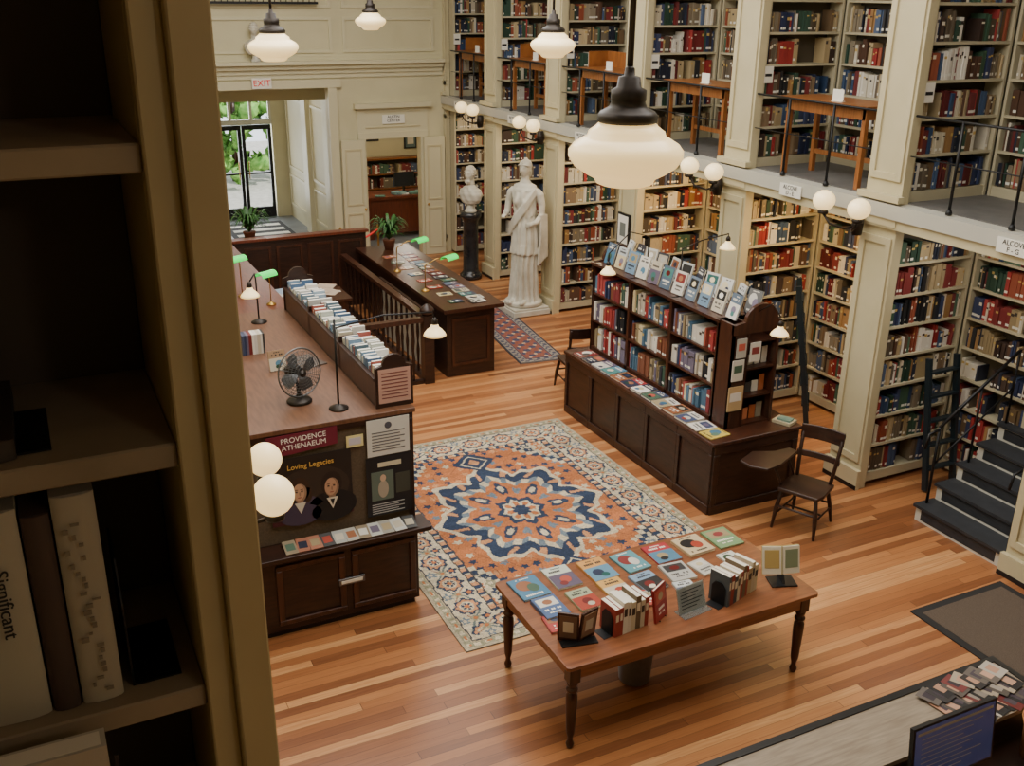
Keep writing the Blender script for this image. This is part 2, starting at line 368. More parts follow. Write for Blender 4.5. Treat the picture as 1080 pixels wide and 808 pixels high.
for i,y in enumerate(YP):
    if i<3: continue
    random.seed(100+i)
    B=MB();K=MB()
    yy=y if y<18 else y-.24
    shelf_unit(B,K,(XW+.1,yy+.02,0),(1,0,0),(0,1,0),XB-XW-.1,0.05,LED-.14,8,.22)
    shelf_unit(B,K,(XW+.1,yy+.02,0),(1,0,0),(0,1,0),XB-XW-.1,3.05,6.25,9,.22)
    if y<18:
        B.box(XW+.1,XB,y+.25,y+LW,0,LED-.04,'shelf_paint');B.box(XW+.1,XB,y+.25,y+LW,3.05,6.3,'shelf_paint')
    B.box(XW+.1,XW+.23,yy+.012,yy+.018,3.98,4.16,'paper');B.box(XW+.12,XW+.21,yy+.010,yy+.012,4.05,4.08,'black_ink')
    y0=YP[i-1]+LW;L=yy-y0
    shelf_unit(B,K,(XB,yy,0),(0,-1,0),(1,0,0),L,0.05,LED-.14,8,.2,div=1)
    shelf_unit(B,K,(XB,yy,0),(0,-1,0),(1,0,0),L,3.05,6.25,9,.2,div=1)
    B.build('alcove_bookcase');K.build('shelved_books')
    b=MB();b.tube([(XW+.03,y0+.01,3.87),(XW+.03,yy-.01,3.87)],.012,'black_iron');b.tube([(XW+.03,y0+.01,3.5),(XW+.03,yy-.01,3.5)],.006,'black_iron')
    for q in (y0+L*.33,y0+L*.7): b.tube([(XW+.03,q,3.05),(XW+.03,q,3.87)],.014,'black_iron');b.lathe([(.03,0),(.03,.02),(.015,.05)],'black_iron',(XW+.03,q,3.05),10)
    b.build('alcove_railing')
    if i>=4:
        b=MB();ya=y0+.22;yb=y0+1.5;xa=XW+.09;xb=xa+.55;zt=3.88
        b.box(xa,xb,ya,yb,zt-.03,zt,'oak');b.box(xa+.05,xb-.05,ya+.06,yb-.06,zt-.14,zt-.03,'oak')
        for px in (xa+.05,xb-.1):
            for py in (ya+.05,yb-.1): b.box(px,px+.05,py,py+.05,3.05,zt-.03,'oak')
        b.box(xb-.09,xb-.06,ya+.1,yb-.1,3.25,3.3,'oak')
        if i>5:
            b.box(xb-.03,xb,ya,yb,zt,zt+.22,'oak');b.box(xa+.2,xb,ya,ya+.02,zt,zt+.22,'oak');b.box(xa+.2,xb,yb-.02,yb,zt,zt+.22,'oak')
        b.build('study_desk')
        b=MB();b.M=T(xa+.12,(ya+yb)/2-.1,zt+.001,.1);b.box(-.01,.0,-.07,.07,0,.12,'paper');b.box(-.03,.03,-.07,.07,0,.005,'paper');b.build('desk_sign')
    b=MB();b.box(XB-.55,XB-.45,y0+.3,yy-.3,LED-.08,LED-.032,'warm_tube' if i>3 else 'paper');b.build('strip_lamp')
    l=bpy.data.lights.new('alcove_light','AREA');l.shape='RECTANGLE';l.size=.15;l.size_y=1.4;l.energy=[0,0,0,12,26,28,20,14,8][i];l.color=(1,.66,.30) if i>3 else (1,.93,.82)
    if i>5:l.color=(1,.8,.55)
    o=bpy.data.objects.new('alcove_light',l);bpy.context.scene.collection.objects.link(o);o.location=(XB-.7,(y0+yy)/2,LED-.1)
    b=MB();ym=5.62 if i==3 else y0+1.0
    b.box(XW-.085,XW-.075,ym-.17,ym+.17,LED-.06,LED+.07,'paper');o=b.build('alcove_sign')
    text('lettering','ALCOVE\n%s - %s'%('PLHFDB'[i%6],'RMKGEC'[i%6]),.06,(XW-.087,ym,LED+.005),(pi/2,0,-pi/2),'black_ink',o)

def sconce(x,y,z,dirx=-1,r=.11,name='globe_sconce'):
    b=MB();
    for s in (-1,1):
        yy=y+s*.24;xx=x+dirx*.27
        b.sph((xx,yy,z+.1),(r,r,r*.92),'globe_glass',20)
        b.lathe([(.05,0),(.055,.02),(.035,.05)],'bronze',(xx,yy,z-.03),14)
        b.tube([(x,y,z-.12),(x+dirx*.14,y+s*.05,z-.16),(x+dirx*.24,y+s*.16,z-.12),(xx,yy,z-.02)],.012,'bronze',8)
    b.lathe([(.05,-.1),(.06,0),(.05,.1)],'bronze',(x+dirx*.02,y,z-.12),12)
    return b.build(name)
for y in YP[3:8]: sconce(XW-.09,y+.4,2.9)
b=MB()
for (x,y,z,r) in [(.96,4.79,2.41,.112),(1.04,5.35,2.36,.1)]:
    b.sph((x,y,z),r,'globe_glass',24);b.lathe([(.05,0),(.055,.02),(.035,.05)],'bronze',(x,y,z-.14),14)
    b.tube([(.5,5.07,2.2),(.7,(y+5.07)/2,2.16),(x,y,z-.12)],.012,'bronze')
b.lathe([(.05,-.1),(.06,0),(.05,.1)],'bronze',(.56,5.07,2.2),12);b.build('globe_sconce')

def pendant(x,y,z):
    b=MB();c=(x,y,z)
    b.lathe([(.02,-.118),(.085,-.116),(.105,-.108),(.115,-.09),(.15,-.072),(.19,-.045),(.212,-.012),(.212,.012),(.195,.034),(.16,.055),(.145,.062),(.14,.08),(.115,.098),(.1,.115),(.02,.118)],'opal',c,36)
    b.lathe([(.1,.108),(.11,.115),(.112,.135),(.1,.15),(.07,.165),(.062,.185),(.065,.19),(.065,.225),(.045,.235),(.04,.27),(.02,.275),(.018,.3),(.008,.31)],'bronze',c,28)
    b.tube([(x,y,z+.3),(x,y,7.18)],.012,'bronze',8);b.lathe([(.07,0),(.06,.04),(.0,.05)],'bronze',(x,y,7.14),16)
    return b.build('pendant_lamp')
for p in [(2.03,3.20,4.35),(2.12,9.0,4.44),(4.71,14.15,4.50),(4.72,8.81,4.44)]: pendant(*p)

# ---------------- rugs -----------------
def rug(name,x0,x1,y0,y1,fn,nx,ny,z=.012):
    W=x1-x0;L=y1-y0
    xs=np.linspace(-W/2,W/2,nx+1);ys=np.linspace(-L/2,L/2,ny+1)
    X,Y=np.meshgrid(xs,ys);V=np.stack([X.ravel(),Y.ravel(),np.full(X.size,z)],1)
    ii,jj=np.meshgrid(np.arange(nx),np.arange(ny));a=(jj*(nx+1)+ii).ravel()
    F=np.stack([a,a+1,a+nx+2,a+nx+1],1)
    cx=(xs[ii]+xs[ii+1]).ravel()/2;cy=(ys[jj]+ys[jj+1]).ravel()/2
    C=fn(cx,cy,W,L)/255.0;C=np.where(C<=.04045,C/12.92,((C+.055)/1.055)**2.4)
    me=bpy.data.meshes.new(name)
    vl=V.tolist();fl=F.tolist();o=len(vl)
    cn=[(-W/2,-L/2),(W/2,-L/2),(W/2,L/2),(-W/2,L/2)]
    vl+= [(p[0],p[1],z) for p in cn]+[(p[0],p[1],0.001) for p in cn]
    for q in range(4): fl.append([o+q,o+4+q,o+4+(q+1)%4,o+(q+1)%4])
    C=np.vstack([C,np.full((4,3),.2)])
    me.from_pydata(vl,[],fl);ca=me.color_attributes.new('Col','FLOAT_COLOR','CORNER')
    cc=np.repeat(np.hstack([C,np.ones((len(C),1))]).astype(np.float32),4,axis=0);ca.data.foreach_set('color',cc.ravel())
    me.materials.append(MATS['textile']);ob=bpy.data.objects.new(name,me);bpy.context.scene.collection.objects.link(ob)
    ob.location=((x0+x1)/2,(y0+y1)/2,0)
    return ob
def setc(C,m,c): C[m]=c
IV=(204,192,164);NV=(44,58,84);RU=(186,112,70);TN=(176,162,134);RO=(200,142,100);BL=(108,124,138);DK=(64,66,74);SG=(146,144,118)
def rugfn(x,y,W,L):
    rs=np.random.RandomState(5)
    x=x+.006*np.sin(y*31+2*np.sin(x*17));y=y+.006*np.sin(x*29+1.7*np.sin(y*19))
    C=np.zeros((len(x),3));C[:]=TN
    ax=abs(x);ay=abs(y);dx=W/2-ax;dy=L/2-ay;d=np.minimum(dx,dy);s=np.where(dx<dy,y,x)
    setc(C,d<.03,(176,164,140));setc(C,(d>=.03)&(d<.09),SG);setc(C,(d>=.04)&(d<.08)&(np.sin(s*70)>0.1),IV);setc(C,(d>=.05)&(d<.07)&(np.sin(s*35)>0.6),RU)
    m=(d>=.1)&(d<.42);setc(C,m,IV)
    q=d-.26;fq=8.2
    vine=abs(q-.1*np.sin(s*fq));setc(C,m&(vine<.013),(96,110,112))
    setc(C,m&(abs(q+.1*np.sin(s*fq))<.008),(158,120,96))
    ph=((s*fq/pi)%1.0)-.5;rr=np.hypot(ph*pi/fq,q);an=np.arctan2(q,ph*.38)
    setc(C,m&(rr<.115*(1+.15*np.cos(an*8))),NV);setc(C,m&(rr<.092*(1+.1*np.cos(an*8))),RO);setc(C,m&(rr<.065),IV);setc(C,m&(rr<.05)&(np.cos(an*6)>-.4),NV);setc(C,m&(rr<.022),RU)
    ph2=((s*fq/pi+.5)%1.0)-.5
    for off,cA,cB in ((.1,NV,RU),(-.1,BL,IV),(0,SG,RU)):
        r2=np.hypot(ph2*.38,q-off);a2=np.arctan2(q-off,ph2*.38)
        setc(C,m&(r2<.042*(1+.3*np.cos(a2*5))),cA);setc(C,m&(r2<.02),cB)
    setc(C,(d>=.1)&(d<.115),DK);setc(C,(d>=.42)&(d<.435),DK)
    g=(d>=.435)&(d<.49);setc(C,g,RO);setc(C,g&(np.sin(s*50)>.3),NV);setc(C,g&(abs(np.sin(s*25))<.25),IV);setc(C,(d>=.49)&(d<.505),DK)
    f=d>=.505;a=W/2-.505;bb=L/2-.505
    setc(C,f,IV)
    gx=np.floor(x/.13);gy=np.floor(y/.13);h=np.sin(gx*12.9+gy*78.2)*43758.5;h=h-np.floor(h)
    lx=(x/.13-gx-.5)*.13+.02*(h-.5);ly=(y/.13-gy-.5)*.13-.02*(h-.5);rm=np.hypot(lx,ly)*(1+.25*np.cos(np.arctan2(ly,lx)*5))
    mc=[NV,RU,BL,SG,NV]
    hc=np.zeros((len(x),3))
    for i,c in enumerate(mc): hc[(h>=i/5.)&(h<(i+1)/5.)]=c
    mm=f&(rm<.05)&(rm>.018);C[mm]=hc[mm]
    setc(C,f&(abs(np.sin(x*13+2.2*np.sin(y*7)))<.06),SG)
    st=np.floor((ax/a)*16)/16;st2=np.floor((ay/bb)*20)/20;e=st+st2
    oc=f&(e<1.46);setc(C,oc,RU);setc(C,f&(e<1.55)&(e>=1.46),NV);setc(C,f&(e<1.49)&(e>=1.46),IV)
    hc2=np.zeros((len(x),3));hc2[:]=IV;hc2[h>.3]=NV;hc2[h>.7]=RO;hc2[h>.88]=BL
    mm=oc&(rm<.036)&(h>.15);C[mm]=hc2[mm]
    setc(C,oc&(abs(np.sin(x*15+2*np.sin(y*8)))<.07),(140,88,62))
    yy=y*.84;r=np.hypot(x,yy);th=np.arctan2(yy,x)
    Rm=.76*(1+.11*np.cos(8*th)+.035*np.cos(24*th));k=r/Rm
    k=np.floor(k*26)/26
    setc(C,k<1.05,IV);setc(C,k<1.0,NV);setc(C,(k<.8),IV)
    mm=(k<.97)&(k>.84)&(np.sin(th*16+k*6)>.86);C[mm]=RO
    mm=(k<.78)&(k>.68)&(np.sin(th*24)>.1);C[mm]=BL
    setc(C,k<.66,RU)
    mm=(k<.64)&(k>.3)&(np.hypot((k-.47)*.5,((th/(pi/4)+.5)%1.0-.5)*.3)<.06);C[mm]=NV
    mm=(k<.64)&(k>.3)&(np.hypot((k-.47)*.5,((th/(pi/4)+.5)%1.0-.5)*.3)<.03);C[mm]=IV
    mm=(k<.64)&(k>.3)&(np.hypot((k-.52)*.5,((th/(pi/4))%1.0-.5)*.3)<.04);C[mm]=BL
    setc(C,k<.28,NV);setc(C,k<.22,IV);setc(C,(k<.18)&(np.cos(8*th)>-.2),RU);setc(C,k<.08,NV)
    for sg in(-1,1):
        r3=abs(x)*1.0+abs(y-sg*1.2);r3=np.floor(r3*40)/40
        setc(C,f&(r3<.24),NV);setc(C,f&(r3<.17),IV);setc(C,f&(r3<.13),NV);setc(C,f&(r3<.07),RO)
    C=C*.9+np.array((166,146,120))*.1
    C*= (0.9+.2*rs.rand(len(x)))[:,None]
    C*= (.97+.04*np.sin(y*9)+.03*np.sin(y*23+1)+.02*np.sin(y*61))[:,None]
    return np.clip(C,0,255)
rug('persian_rug',2.64,5.53,6.13,9.97,rugfn,270,360)
def runfn(x,y,W,L):
    rs=np.random.RandomState(6);C=np.zeros((len(x),3));C[:]=(134,84,72)
    d=np.minimum(W/2-abs(x),L/2-abs(y))
    setc(C,d<.16,(140,132,122));setc(C,(d<.13)&(d>.04)&(np.sin(x*50)*np.sin(y*50)>0),(78,80,96));setc(C,d<.025,(60,60,70));setc(C,(d>.14)&(d<.16),(50,56,78))
    m=(d>.17)&(np.sin(x*26)*np.sin(y*26)>.2);setc(C,m,(72,74,96));m=(d>.17)&(np.sin(x*26+1.5)*np.sin(y*26+1.5)>.75);setc(C,m,(190,166,138))
    C*=(0.9+.2*rs.rand(len(x)))[:,None];return C
o=rug('runner_rug',6.18,6.88,11.86,15.4,runfn,50,180);o.rotation_euler[2]=-.113
b=MB();b.box(6.3,7.4,3.6,5.05,.001,.012,'mat_border');b.box(6.37,7.33,3.67,4.98,.012,.016,'mat_carpet');b.build('doormat')

# ---------------- covers -----------------
def cover(B,w,h,t,col,seed=None):
    B.box(-w/2,w/2,-h/2,h/2,0,.003,'cover_gloss',col);B.box(-w/2+.004,w/2-.003,-h/2+.003,h/2-.003,.003,t-.003,'cover',(226,219,200));B.box(-w/2,w/2,-h/2,h/2,t-.003,t,'cover_gloss',col)
    B.box(-w/2-.002,-w/2+.002,-h/2,h/2,0,t,'cover_gloss',col)
    c2=pc(PALN,20);c3=(236,230,216) if sum(col)<400 else (50,46,50)
    k=random.random();z1=t+.0006;z2=t+.0012
    def blob(cx,cy,rx,ry,c,zz):
        n=12;B.add([(cx+rx*math.cos(2*pi*i/n),cy+ry*math.sin(2*pi*i/n),zz) for i in range(n)],[tuple(range(n))],'cover_gloss',c)
    def line(cx,cy,ww,hh,c):
        n=max(2,int(ww/.016));x=cx-ww/2
        for i in range(n): 
            if random.random()<.85:B.box(x+.002,x+ww/n-.002,cy-hh/2,cy+hh/2,z1,z2,'cover_gloss',c)
            x+=ww/n
    if k<.4:
        B.box(-w*.5,w*.5,-h*.5,h*.12,t,z1,'cover_gloss',c2);blob(R(-.1,.1)*w,-h*.15,w*.22,h*.16,pc(PALN,30),z2);blob(R(-.2,.2)*w,-h*.3,w*.16,h*.1,pc(PALN,30),z2+.0004)
        line(0,h*.27,w*.7,h*.08,c3);line(0,h*.4,w*.4,h*.04,c3)
    elif k<.75:
        B.box(-w*.4,w*.4,h*.02,h*.4,t,z1,'cover_gloss',c2);blob(0,h*.2,w*.2,h*.12,pc(PALN,30),z2)
        line(0,-h*.15,w*.7,h*.08,c3);line(0,-h*.3,w*.5,h*.05,c3)
    else:
        blob(-w*.1,h*.1,w*.3,h*.25,c2,z1);blob(w*.12,-h*.05,w*.2,h*.2,pc(PALN,30),z2)
        line(0,-h*.36,w*.7,h*.07,c3);line(0,h*.42,w*.5,h*.04,c3)

# ---------------- table -----------------
random.seed(21)
b=MB();x0,x1,y0,y1=2.78,4.93,4.76,5.92
b.prism([(x0+.02,y0),(x1-.02,y0),(x1,y0+.02),(x1,y1-.02),(x1-.02,y1),(x0+.02,y1),(x0,y1-.02),(x0,y0+.02)],.705,.735,'table_wood',axis='z')
b.box(x0+.05,x1-.05,y0+.05,y0+.075,.59,.705,'table_wood');b.box(x0+.05,x1-.05,y1-.075,y1-.05,.59,.705,'table_wood');b.box(x0+.05,x0+.075,y0+.075,y1-.075,.59,.705,'table_wood');b.box(x1-.075,x1-.05,y0+.075,y1-.075,.59,.705,'table_wood')
for x in (x0+.085,x1-.085):
    for y in (y0+.085,y1-.085):
        b.box(x-.042,x+.042,y-.042,y+.042,.56,.705,'walnut')
        b.lathe([(.018,0),(.028,.02),(.03,.04),(.018,.065),(.02,.09),(.03,.13),(.036,.26),(.042,.4),(.04,.45),(.026,.47),(.042,.485),(.042,.5),(.028,.515),(.04,.54),(.042,.56)],'walnut',(x,y,0),18)
bevel(b.build('display_table'),.004)
tb=.736
b=MB()
cols=[(70,120,152),(196,202,186),(204,150,84),(92,146,156),(168,56,62),(198,178,142),(120,150,108)]
for i in range(7):
    b.M=T(2.98+i*.296,5.74+R(-.02,.02),tb,R(-.08,.08)+.02);cover(b,R(.2,.25),R(.26,.3),R(.012,.03),cols[i])
cols=[(74,98,140),(160,168,138),(206,160,90),(130,156,180),(176,174,168)]
for i in range(5):
    b.M=T(3.0+i*.28,5.44+R(-.02,.02),tb,R(-.1,.1));cover(b,R(.17,.21),R(.24,.27),R(.012,.03),cols[i])
for x,y,c in [(4.34,5.42,(190,186,176)),(4.62,5.42,(210,208,196)),(4.05,5.22,(196,200,198)),(3.72,5.24,(168,70,60)),(2.95,5.24,(170,60,56))]:
    b.M=T(x,y,tb+.0,R(-.2,.2));cover(b,.15,.2,.016,c)
b.M=Matrix.Identity(4);b.build('displayed_books')
def upright(B,x,y,rz,n,pal,tilt=0):
    B.M=T(x,y,tb,rz);xx=0
    for i in range(n):
        t=R(.025,.045);h=R(.21,.27);c=pc(pal)
        B.box(xx,xx+t-.001,0,.17,.0,h,'cover',c);B.box(xx+.003,xx+t-.004,.003,.171,.003,h+.0005,'cover',(228,222,206))
        B.box(xx+.006,xx+t-.008,-.001,0,h*.55,h*.8,'cover',(60,50,45) if sum(c)>330 else (225,215,190));xx+=t
    B.M=Matrix.Identity(4);return xx
b=MB();LP=[(205,195,170),(190,180,150),(214,208,190),(170,150,110),(150,60,50),(200,190,160),(120,104,80)]
w=upright(b,3.24,4.93,.12,8,LP);b.build('standing_books')
b=MB();w2=upright(b,4.18,4.9,.3,10,LP+[(70,76,80),(90,96,80)]);b.build('standing_books')
def bookend(x,y,rz):
    b=MB();b.M=T(x,y,tb,rz);b.box(-.07,0.0,.02,.14,0,.003,'black_iron');pts=[(.02,0),(.14,0),(.14,.14),(.11,.18),(.05,.18),(.02,.14)];b.prism(pts,-.003,.0,'black_iron',axis='x');b.M=Matrix.Identity(4);return b.build('bookend')
bookend(3.235,4.93,.12);bookend(4.172,4.9,.3)
def easel_book(x,y,z,rz,w,h,col,lean=.35,name=None,B=None):
    own=B is None
    B=B or MB();B.M=T(x,y,z,rz)@Matrix.Rotation(pi/2-lean,4,'X')
    B.M=B.M@Matrix.Translation((0,h/2,.0));cover(B,w,h,.02,col)
    B.M=T(x,y,z,rz)
    B.tube([(-w*.25,-.03,.004),(-w*.25,.0,.004),(-w*.25,h*math.sin(lean)+.03,h*.9)],.004,'black_iron',5);B.tube([(w*.25,-.03,.004),(w*.25,0,.004),(w*.25,h*math.sin(lean)+.03,h*.9)],.004,'black_iron',5)
    B.tube([(0,h*.7,.004),(0,h*math.sin(lean)+.02,h*.7)],.004,'black_iron',5)
    B.M=Matrix.Identity(4)
    if own: return B.build(name)
b=MB()
for sgn in(-1,1):
    b.M=T(2.99,4.99,tb,-.2)@Matrix.Rotation(sgn*.45,4,'Z')@Matrix.Rotation(.12,4,'X');xx0,xx1=(0,.15) if sgn>0 else (-.15,0)
    b.box(xx0,xx1,0,.015,0,.24,'walnut');b.box(xx0+.015,xx1-.015,-.004,0,.03,.22,'cover',(150,120,96) if sgn>0 else (110,84,66));b.box(xx0+.04,xx1-.04,-.006,-.004,.08,.17,'cover',(206,196,176))
b.M=T(2.99,4.99,tb,-.2);b.box(-.13,.13,-.04,.04,0,.008,'black_iron');b.M=Matrix.Identity(4);b.build('photo_display')
easel_book(3.66,5.0,tb,.5,.17,.26,(150,44,44),.15,'book_on_easel')
b=MB();b.M=T(4.76,4.98,tb,-.35)
b.box(-.1,.1,-.05,.1,0,.01,'black_iron');b.prism([(-.03,.0),(.1,.0),(.08,.1),(.05,.1)],-.01,.01,'black_iron',axis='x')
for sgn in(-1,1):
    b.M=T(4.76,5.0,tb+.07,-.35)@Matrix.Rotation(-.3,4,'X')@Matrix.Rotation(sgn*.2,4,'Z');xx0,xx1=(0,.15) if sgn>0 else (-.15,0)
    b.box(xx0,xx1,0,.008,0,.22,'cover',(176,160,100));b.box(xx0+.005,xx1-.005,-.015,0,.005,.215,'cover',(214,206,184));b.box(xx0+.02,xx1-.02,-.0165,-.015,.05,.19,'cover',(120,130,100) if sgn>0 else (176,150,90))
b.M=Matrix.Identity(4);b.build('open_book_on_stand')
b=MB();b.M=T(3.93,4.97,tb,.12)@Matrix.Rotation(-.3,4,'X');b.box(-.13,.13,0,.004,0,.2,'acrylic');b.box(-.125,.125,.004,.006,.005,.195,'paper')
for i in range(6): b.box(-.1,.1-.03*(i%3),-.001,0,.16-i*.025,.166-i*.025,'black_ink')
b.M=T(3.93,4.97,tb,.12);b.box(-.13,.13,-.06,.06,0,.004,'acrylic');b.M=Matrix.Identity(4);b.build('sign_holder')
b=MB();b.lathe([(.11,0),(.12,.01),(.14,.3),(.148,.305),(.148,.315),(.138,.312),(.115,.03),(.0,.025)],'galv',(3.68,5.3,0.001),28);b.build('waste_bin')

# ---------------- circulation desk (left) -----------------
b=MB();X0,X1,Y0,Y1,ZT=1.1,2.6,7.12,10.2,1.75
b.box(X0,X1-.03,Y0+.02,Y1,0,ZT-.04,'dark_wood');b.box(X0-.02,X1+.02,Y0-.02,Y1+.02,ZT-.04,ZT,'desk_wood')
b.box(X0,X1,Y0-.0,Y0+.02,.76,ZT-.04,'board_cloth')
for q in [(X1-.04,X1+.0,.76,ZT-.09),(X0,X1,ZT-.09,ZT-.04)]: b.box(q[0],q[1],Y0-.015,Y0,q[2],q[3],'dark_wood')
b.box(X0,X1-.04,6.95,Y0+.02,.06,.72,'dark_wood');b.box(X0,X1-.07,6.98,Y0,0,.06,'black_plastic');b.box(X0-.02,X1+.06,6.88,Y0,.72,.76,'dark_wood')
for xa,xb in [(1.36,1.92),(1.98,2.53)]:
    for q in [(xa,xb,.12,.16),(xa,xb,.62,.66),(xa,xa+.05,.16,.62),(xb-.05,xb,.16,.62)]: b.box(q[0],q[1],6.93,6.95,q[2],q[3],'walnut')
for q in [(7.3,8.2),(8.3,9.2),(9.3,10.1)]:
    for z0,z1 in [(.15,.8),(.9,1.6)]:
        b.box(X1-.03,X1-.01,q[0],q[1],z0,z0+.05,'walnut');b.box(X1-.03,X1-.01,q[0],q[1],z1-.05,z1,'walnut')
b.box(1.86,2.08,6.925,6.945,.36,.42,'chrome');b.box(1.88,2.06,6.92,6.926,.375,.405,'paper')
bevel(b.build('circulation_desk'),.004,1)
yb=Y0-.022
b=MB();b.box(1.4,2.06,yb-.004,yb,.93,1.5,'cover',(34,27,25));b.box(1.4,2.06,yb-.006,yb-.004,.93,.97,'cover',(70,24,34))
f=yb-.006
def portrait(cx,cz,s,hair,coat,skin,man):
    b.ell(cx,cz-.13*s,.15*s,.1*s,f,coat);b.ell(cx,cz-.16*s,.13*s,.07*s,f-.0005,coat)
    b.ell(cx,cz+.012*s,.064*s,.083*s,f-.001,hair)
    if not man: b.ell(cx-.048*s,cz-.03*s,.028*s,.05*s,f-.001,hair);b.ell(cx+.048*s,cz-.03*s,.028*s,.05*s,f-.001,hair)
    sh=tuple(v*.78 for v in skin)
    b.prism([(cx-.02*s,cz-.1*s),(cx+.02*s,cz-.1*s),(cx+.02*s,cz-.04*s),(cx-.02*s,cz-.04*s)],f-.0015,f-.001,'cover',sh)
    b.ell(cx,cz-.008*s,.044*s,.062*s,f-.002,sh);b.ell(cx-.006*s,cz-.004*s,.036*s,.056*s,f-.0024,skin)
    for q in (-1,1): b.ell(cx-.003*s+q*.017*s,cz+.002*s,.0075*s,.0045*s,f-.003,(48,34,30));b.ell(cx-.003*s+q*.017*s,cz+.014*s,.011*s,.003*s,f-.003,(100,72,56));b.ell(cx-.003*s+q*.017*s,cz-.004*s,.009*s,.003*s,f-.0027,sh)
    b.ell(cx+.0*s,cz-.016*s,.005*s,.014*s,f-.003,sh);b.ell(cx-.002*s,cz-.04*s,.013*s,.0035*s,f-.003,(146,76,68))
    b.prism([(cx-.035*s,cz-.075*s),(cx+.035*s,cz-.075*s),(cx,cz-.15*s)],f-.004,f-.003,'cover',(216,208,192))
    if man: b.prism([(cx-.014*s,cz-.085*s),(cx+.014*s,cz-.085*s),(cx,cz-.13*s)],f-.005,f-.004,'cover',(22,22,26))
b.ell(1.74,1.2,.3,.2,yb-.0045,(52,42,36))
portrait(1.63,1.2,1.3,(58,40,30),(66,58,80),(196,156,128),False)
portrait(1.89,1.2,1.35,(40,30,26),(20,20,24),(188,148,120),True)
o=b.build('event_poster');text('lettering','Loving Legacies',.06,(1.73,f-.004,1.42),(pi/2,0,0),'gold_ink',o)
b=MB();b.prism([(1.4,1.52),(1.96,1.56),(1.96,1.71),(1.4,1.7)],yb-.004,yb,'cover',(108,30,50));o=b.build('pennant');text('lettering','PROVIDENCE\nATHENAEUM',.06,(1.69,yb-.006,1.625),(pi/2,-.03,0),'white_ink',o)
b=MB();b.box(2.2,2.56,yb-.004,yb,1.38,1.7,'cover',(208,206,200));
for i in range(7): b.box(2.24,2.52-.04*(i%2),yb-.006,yb-.004,1.58-i*.026,1.588-i*.026,'cover',(90,90,95))
b.ell(2.38,1.64,.03,.03,yb-.006,(80,80,90));b.build('notice_sheet')
b=MB();b.box(2.18,2.57,yb-.008,yb-.004,.84,1.37,'cover',(28,28,32));b.box(2.22,2.41,yb-.01,yb-.008,.98,1.24,'cover',(96,110,100));b.ell(2.32,1.08,.045,.08,yb-.011,(168,156,140));b.ell(2.32,1.18,.025,.032,yb-.0115,(200,170,146));b.box(2.43,2.55,yb-.01,yb-.008,1.02,1.2,'cover',(64,66,58))
for i in range(5): b.box(2.22,2.5-.05*(i%2),yb-.01,yb-.008,.86+i*.02,.867+i*.02,'cover',(170,170,170))
b.box(2.28,2.48,yb-.01,yb-.008,1.28,1.32,'cover',(206,196,170));b.build('event_poster')
b=MB();b.box(2.03,2.17,yb-.004,yb,1.5,1.6,'cover',(222,210,150));b.box(2.05,2.15,yb-.006,yb-.004,1.52,1.58,'cover',(196,190,200));b.build('notice_sheet')
b=MB();random.seed(9)
for i in range(11):
    b.M=T(1.5+i*.1,6.98,.778,R(-.1,.1))@Matrix.Rotation(.2,4,'X');b.box(-.05,.05,-.07,.09,0,.004,'cover',pc([(180,180,174),(100,120,140),(150,134,110),(60,60,60),(160,104,80),(120,140,110),(170,166,156)]));b.box(-.035,.035,-.03,.05,.004,.005,'cover',pc(PALN))
b.M=Matrix.Identity(4);b.build('leaflets')
b=MB();tx0,tx1,ty0,ty1=2.33,2.63,7.22,10.15
b.box(tx0,tx1,ty0,ty1,ZT,ZT+.02,'dark_wood');b.box(tx0,tx0+.02,ty0,ty1,ZT+.02,ZT+.24,'walnut');b.box(tx1-.02,tx1,ty0,ty1,ZT+.02,ZT+.24,'walnut');b.box((tx0+tx1)/2-.01,(tx0+tx1)/2+.01,ty0,ty1,ZT+.02,ZT+.2,'walnut')
b.box(tx0-.015,tx0+.03,ty0,ty1,ZT+.225,ZT+.25,'dark_wood')
def arch(y0,y1):
    pts=[(tx0-.01,ZT),(tx1+.01,ZT),(tx1+.01,ZT+.34)]
    for i in range(9):
        a=pi*i/8;pts.append(((tx0+tx1)/2+.1*math.cos(a),ZT+.36+.09*math.sin(a)))
    pts.append((tx0-.01,ZT+.34));b.prism(pts,y0,y1,'dark_wood')
for y in (ty0-.03,ty1): arch(y,y+.03)
for y in (8.2,9.2): b.box(tx0,tx1,y,y+.03,ZT,ZT+.3,'dark_wood')
b.build('book_trough')
b=MB();random.seed(12);WP=[(214,212,204),(226,224,216),(160,182,200),(120,148,176),(196,194,188),(76,104,140),(184,190,180),(160,84,74),(100,122,138),(206,196,170)]
for row in range(2):
    b.M=frameM((tx0+.025 if row==0 else tx1-.035,ty1,ZT+.02),(0,-1,0),(1,0,0) if row==0 else (-1,0,0))
    for ya,yb2 in [(.03,.9),(.97,1.9),(1.97,2.9)]: 
        x=ya
        while x<yb2-.03:
            t=R(.02,.04);h=R(.24,.33);b.box(x,x+t-.002,.0,.115,.0,h,'cover',pc(WP,8));b.box(x+.003,x+t-.004,.004,.112,h,h+.001,'cover',(228,224,212));x+=t
b.M=Matrix.Identity(4);b.build('trough_books')
b=MB();b.box(2.345,2.615,ty0-.035,ty0-.031,ZT+.04,ZT+.33,'cover',(190,150,136));
for i in range(8): b.box(2.37,2.59,ty0-.037,ty0-.035,ZT+.29-i*.03,ZT+.298-i*.03,'cover',(110,60,60))
b.build('notice_card')
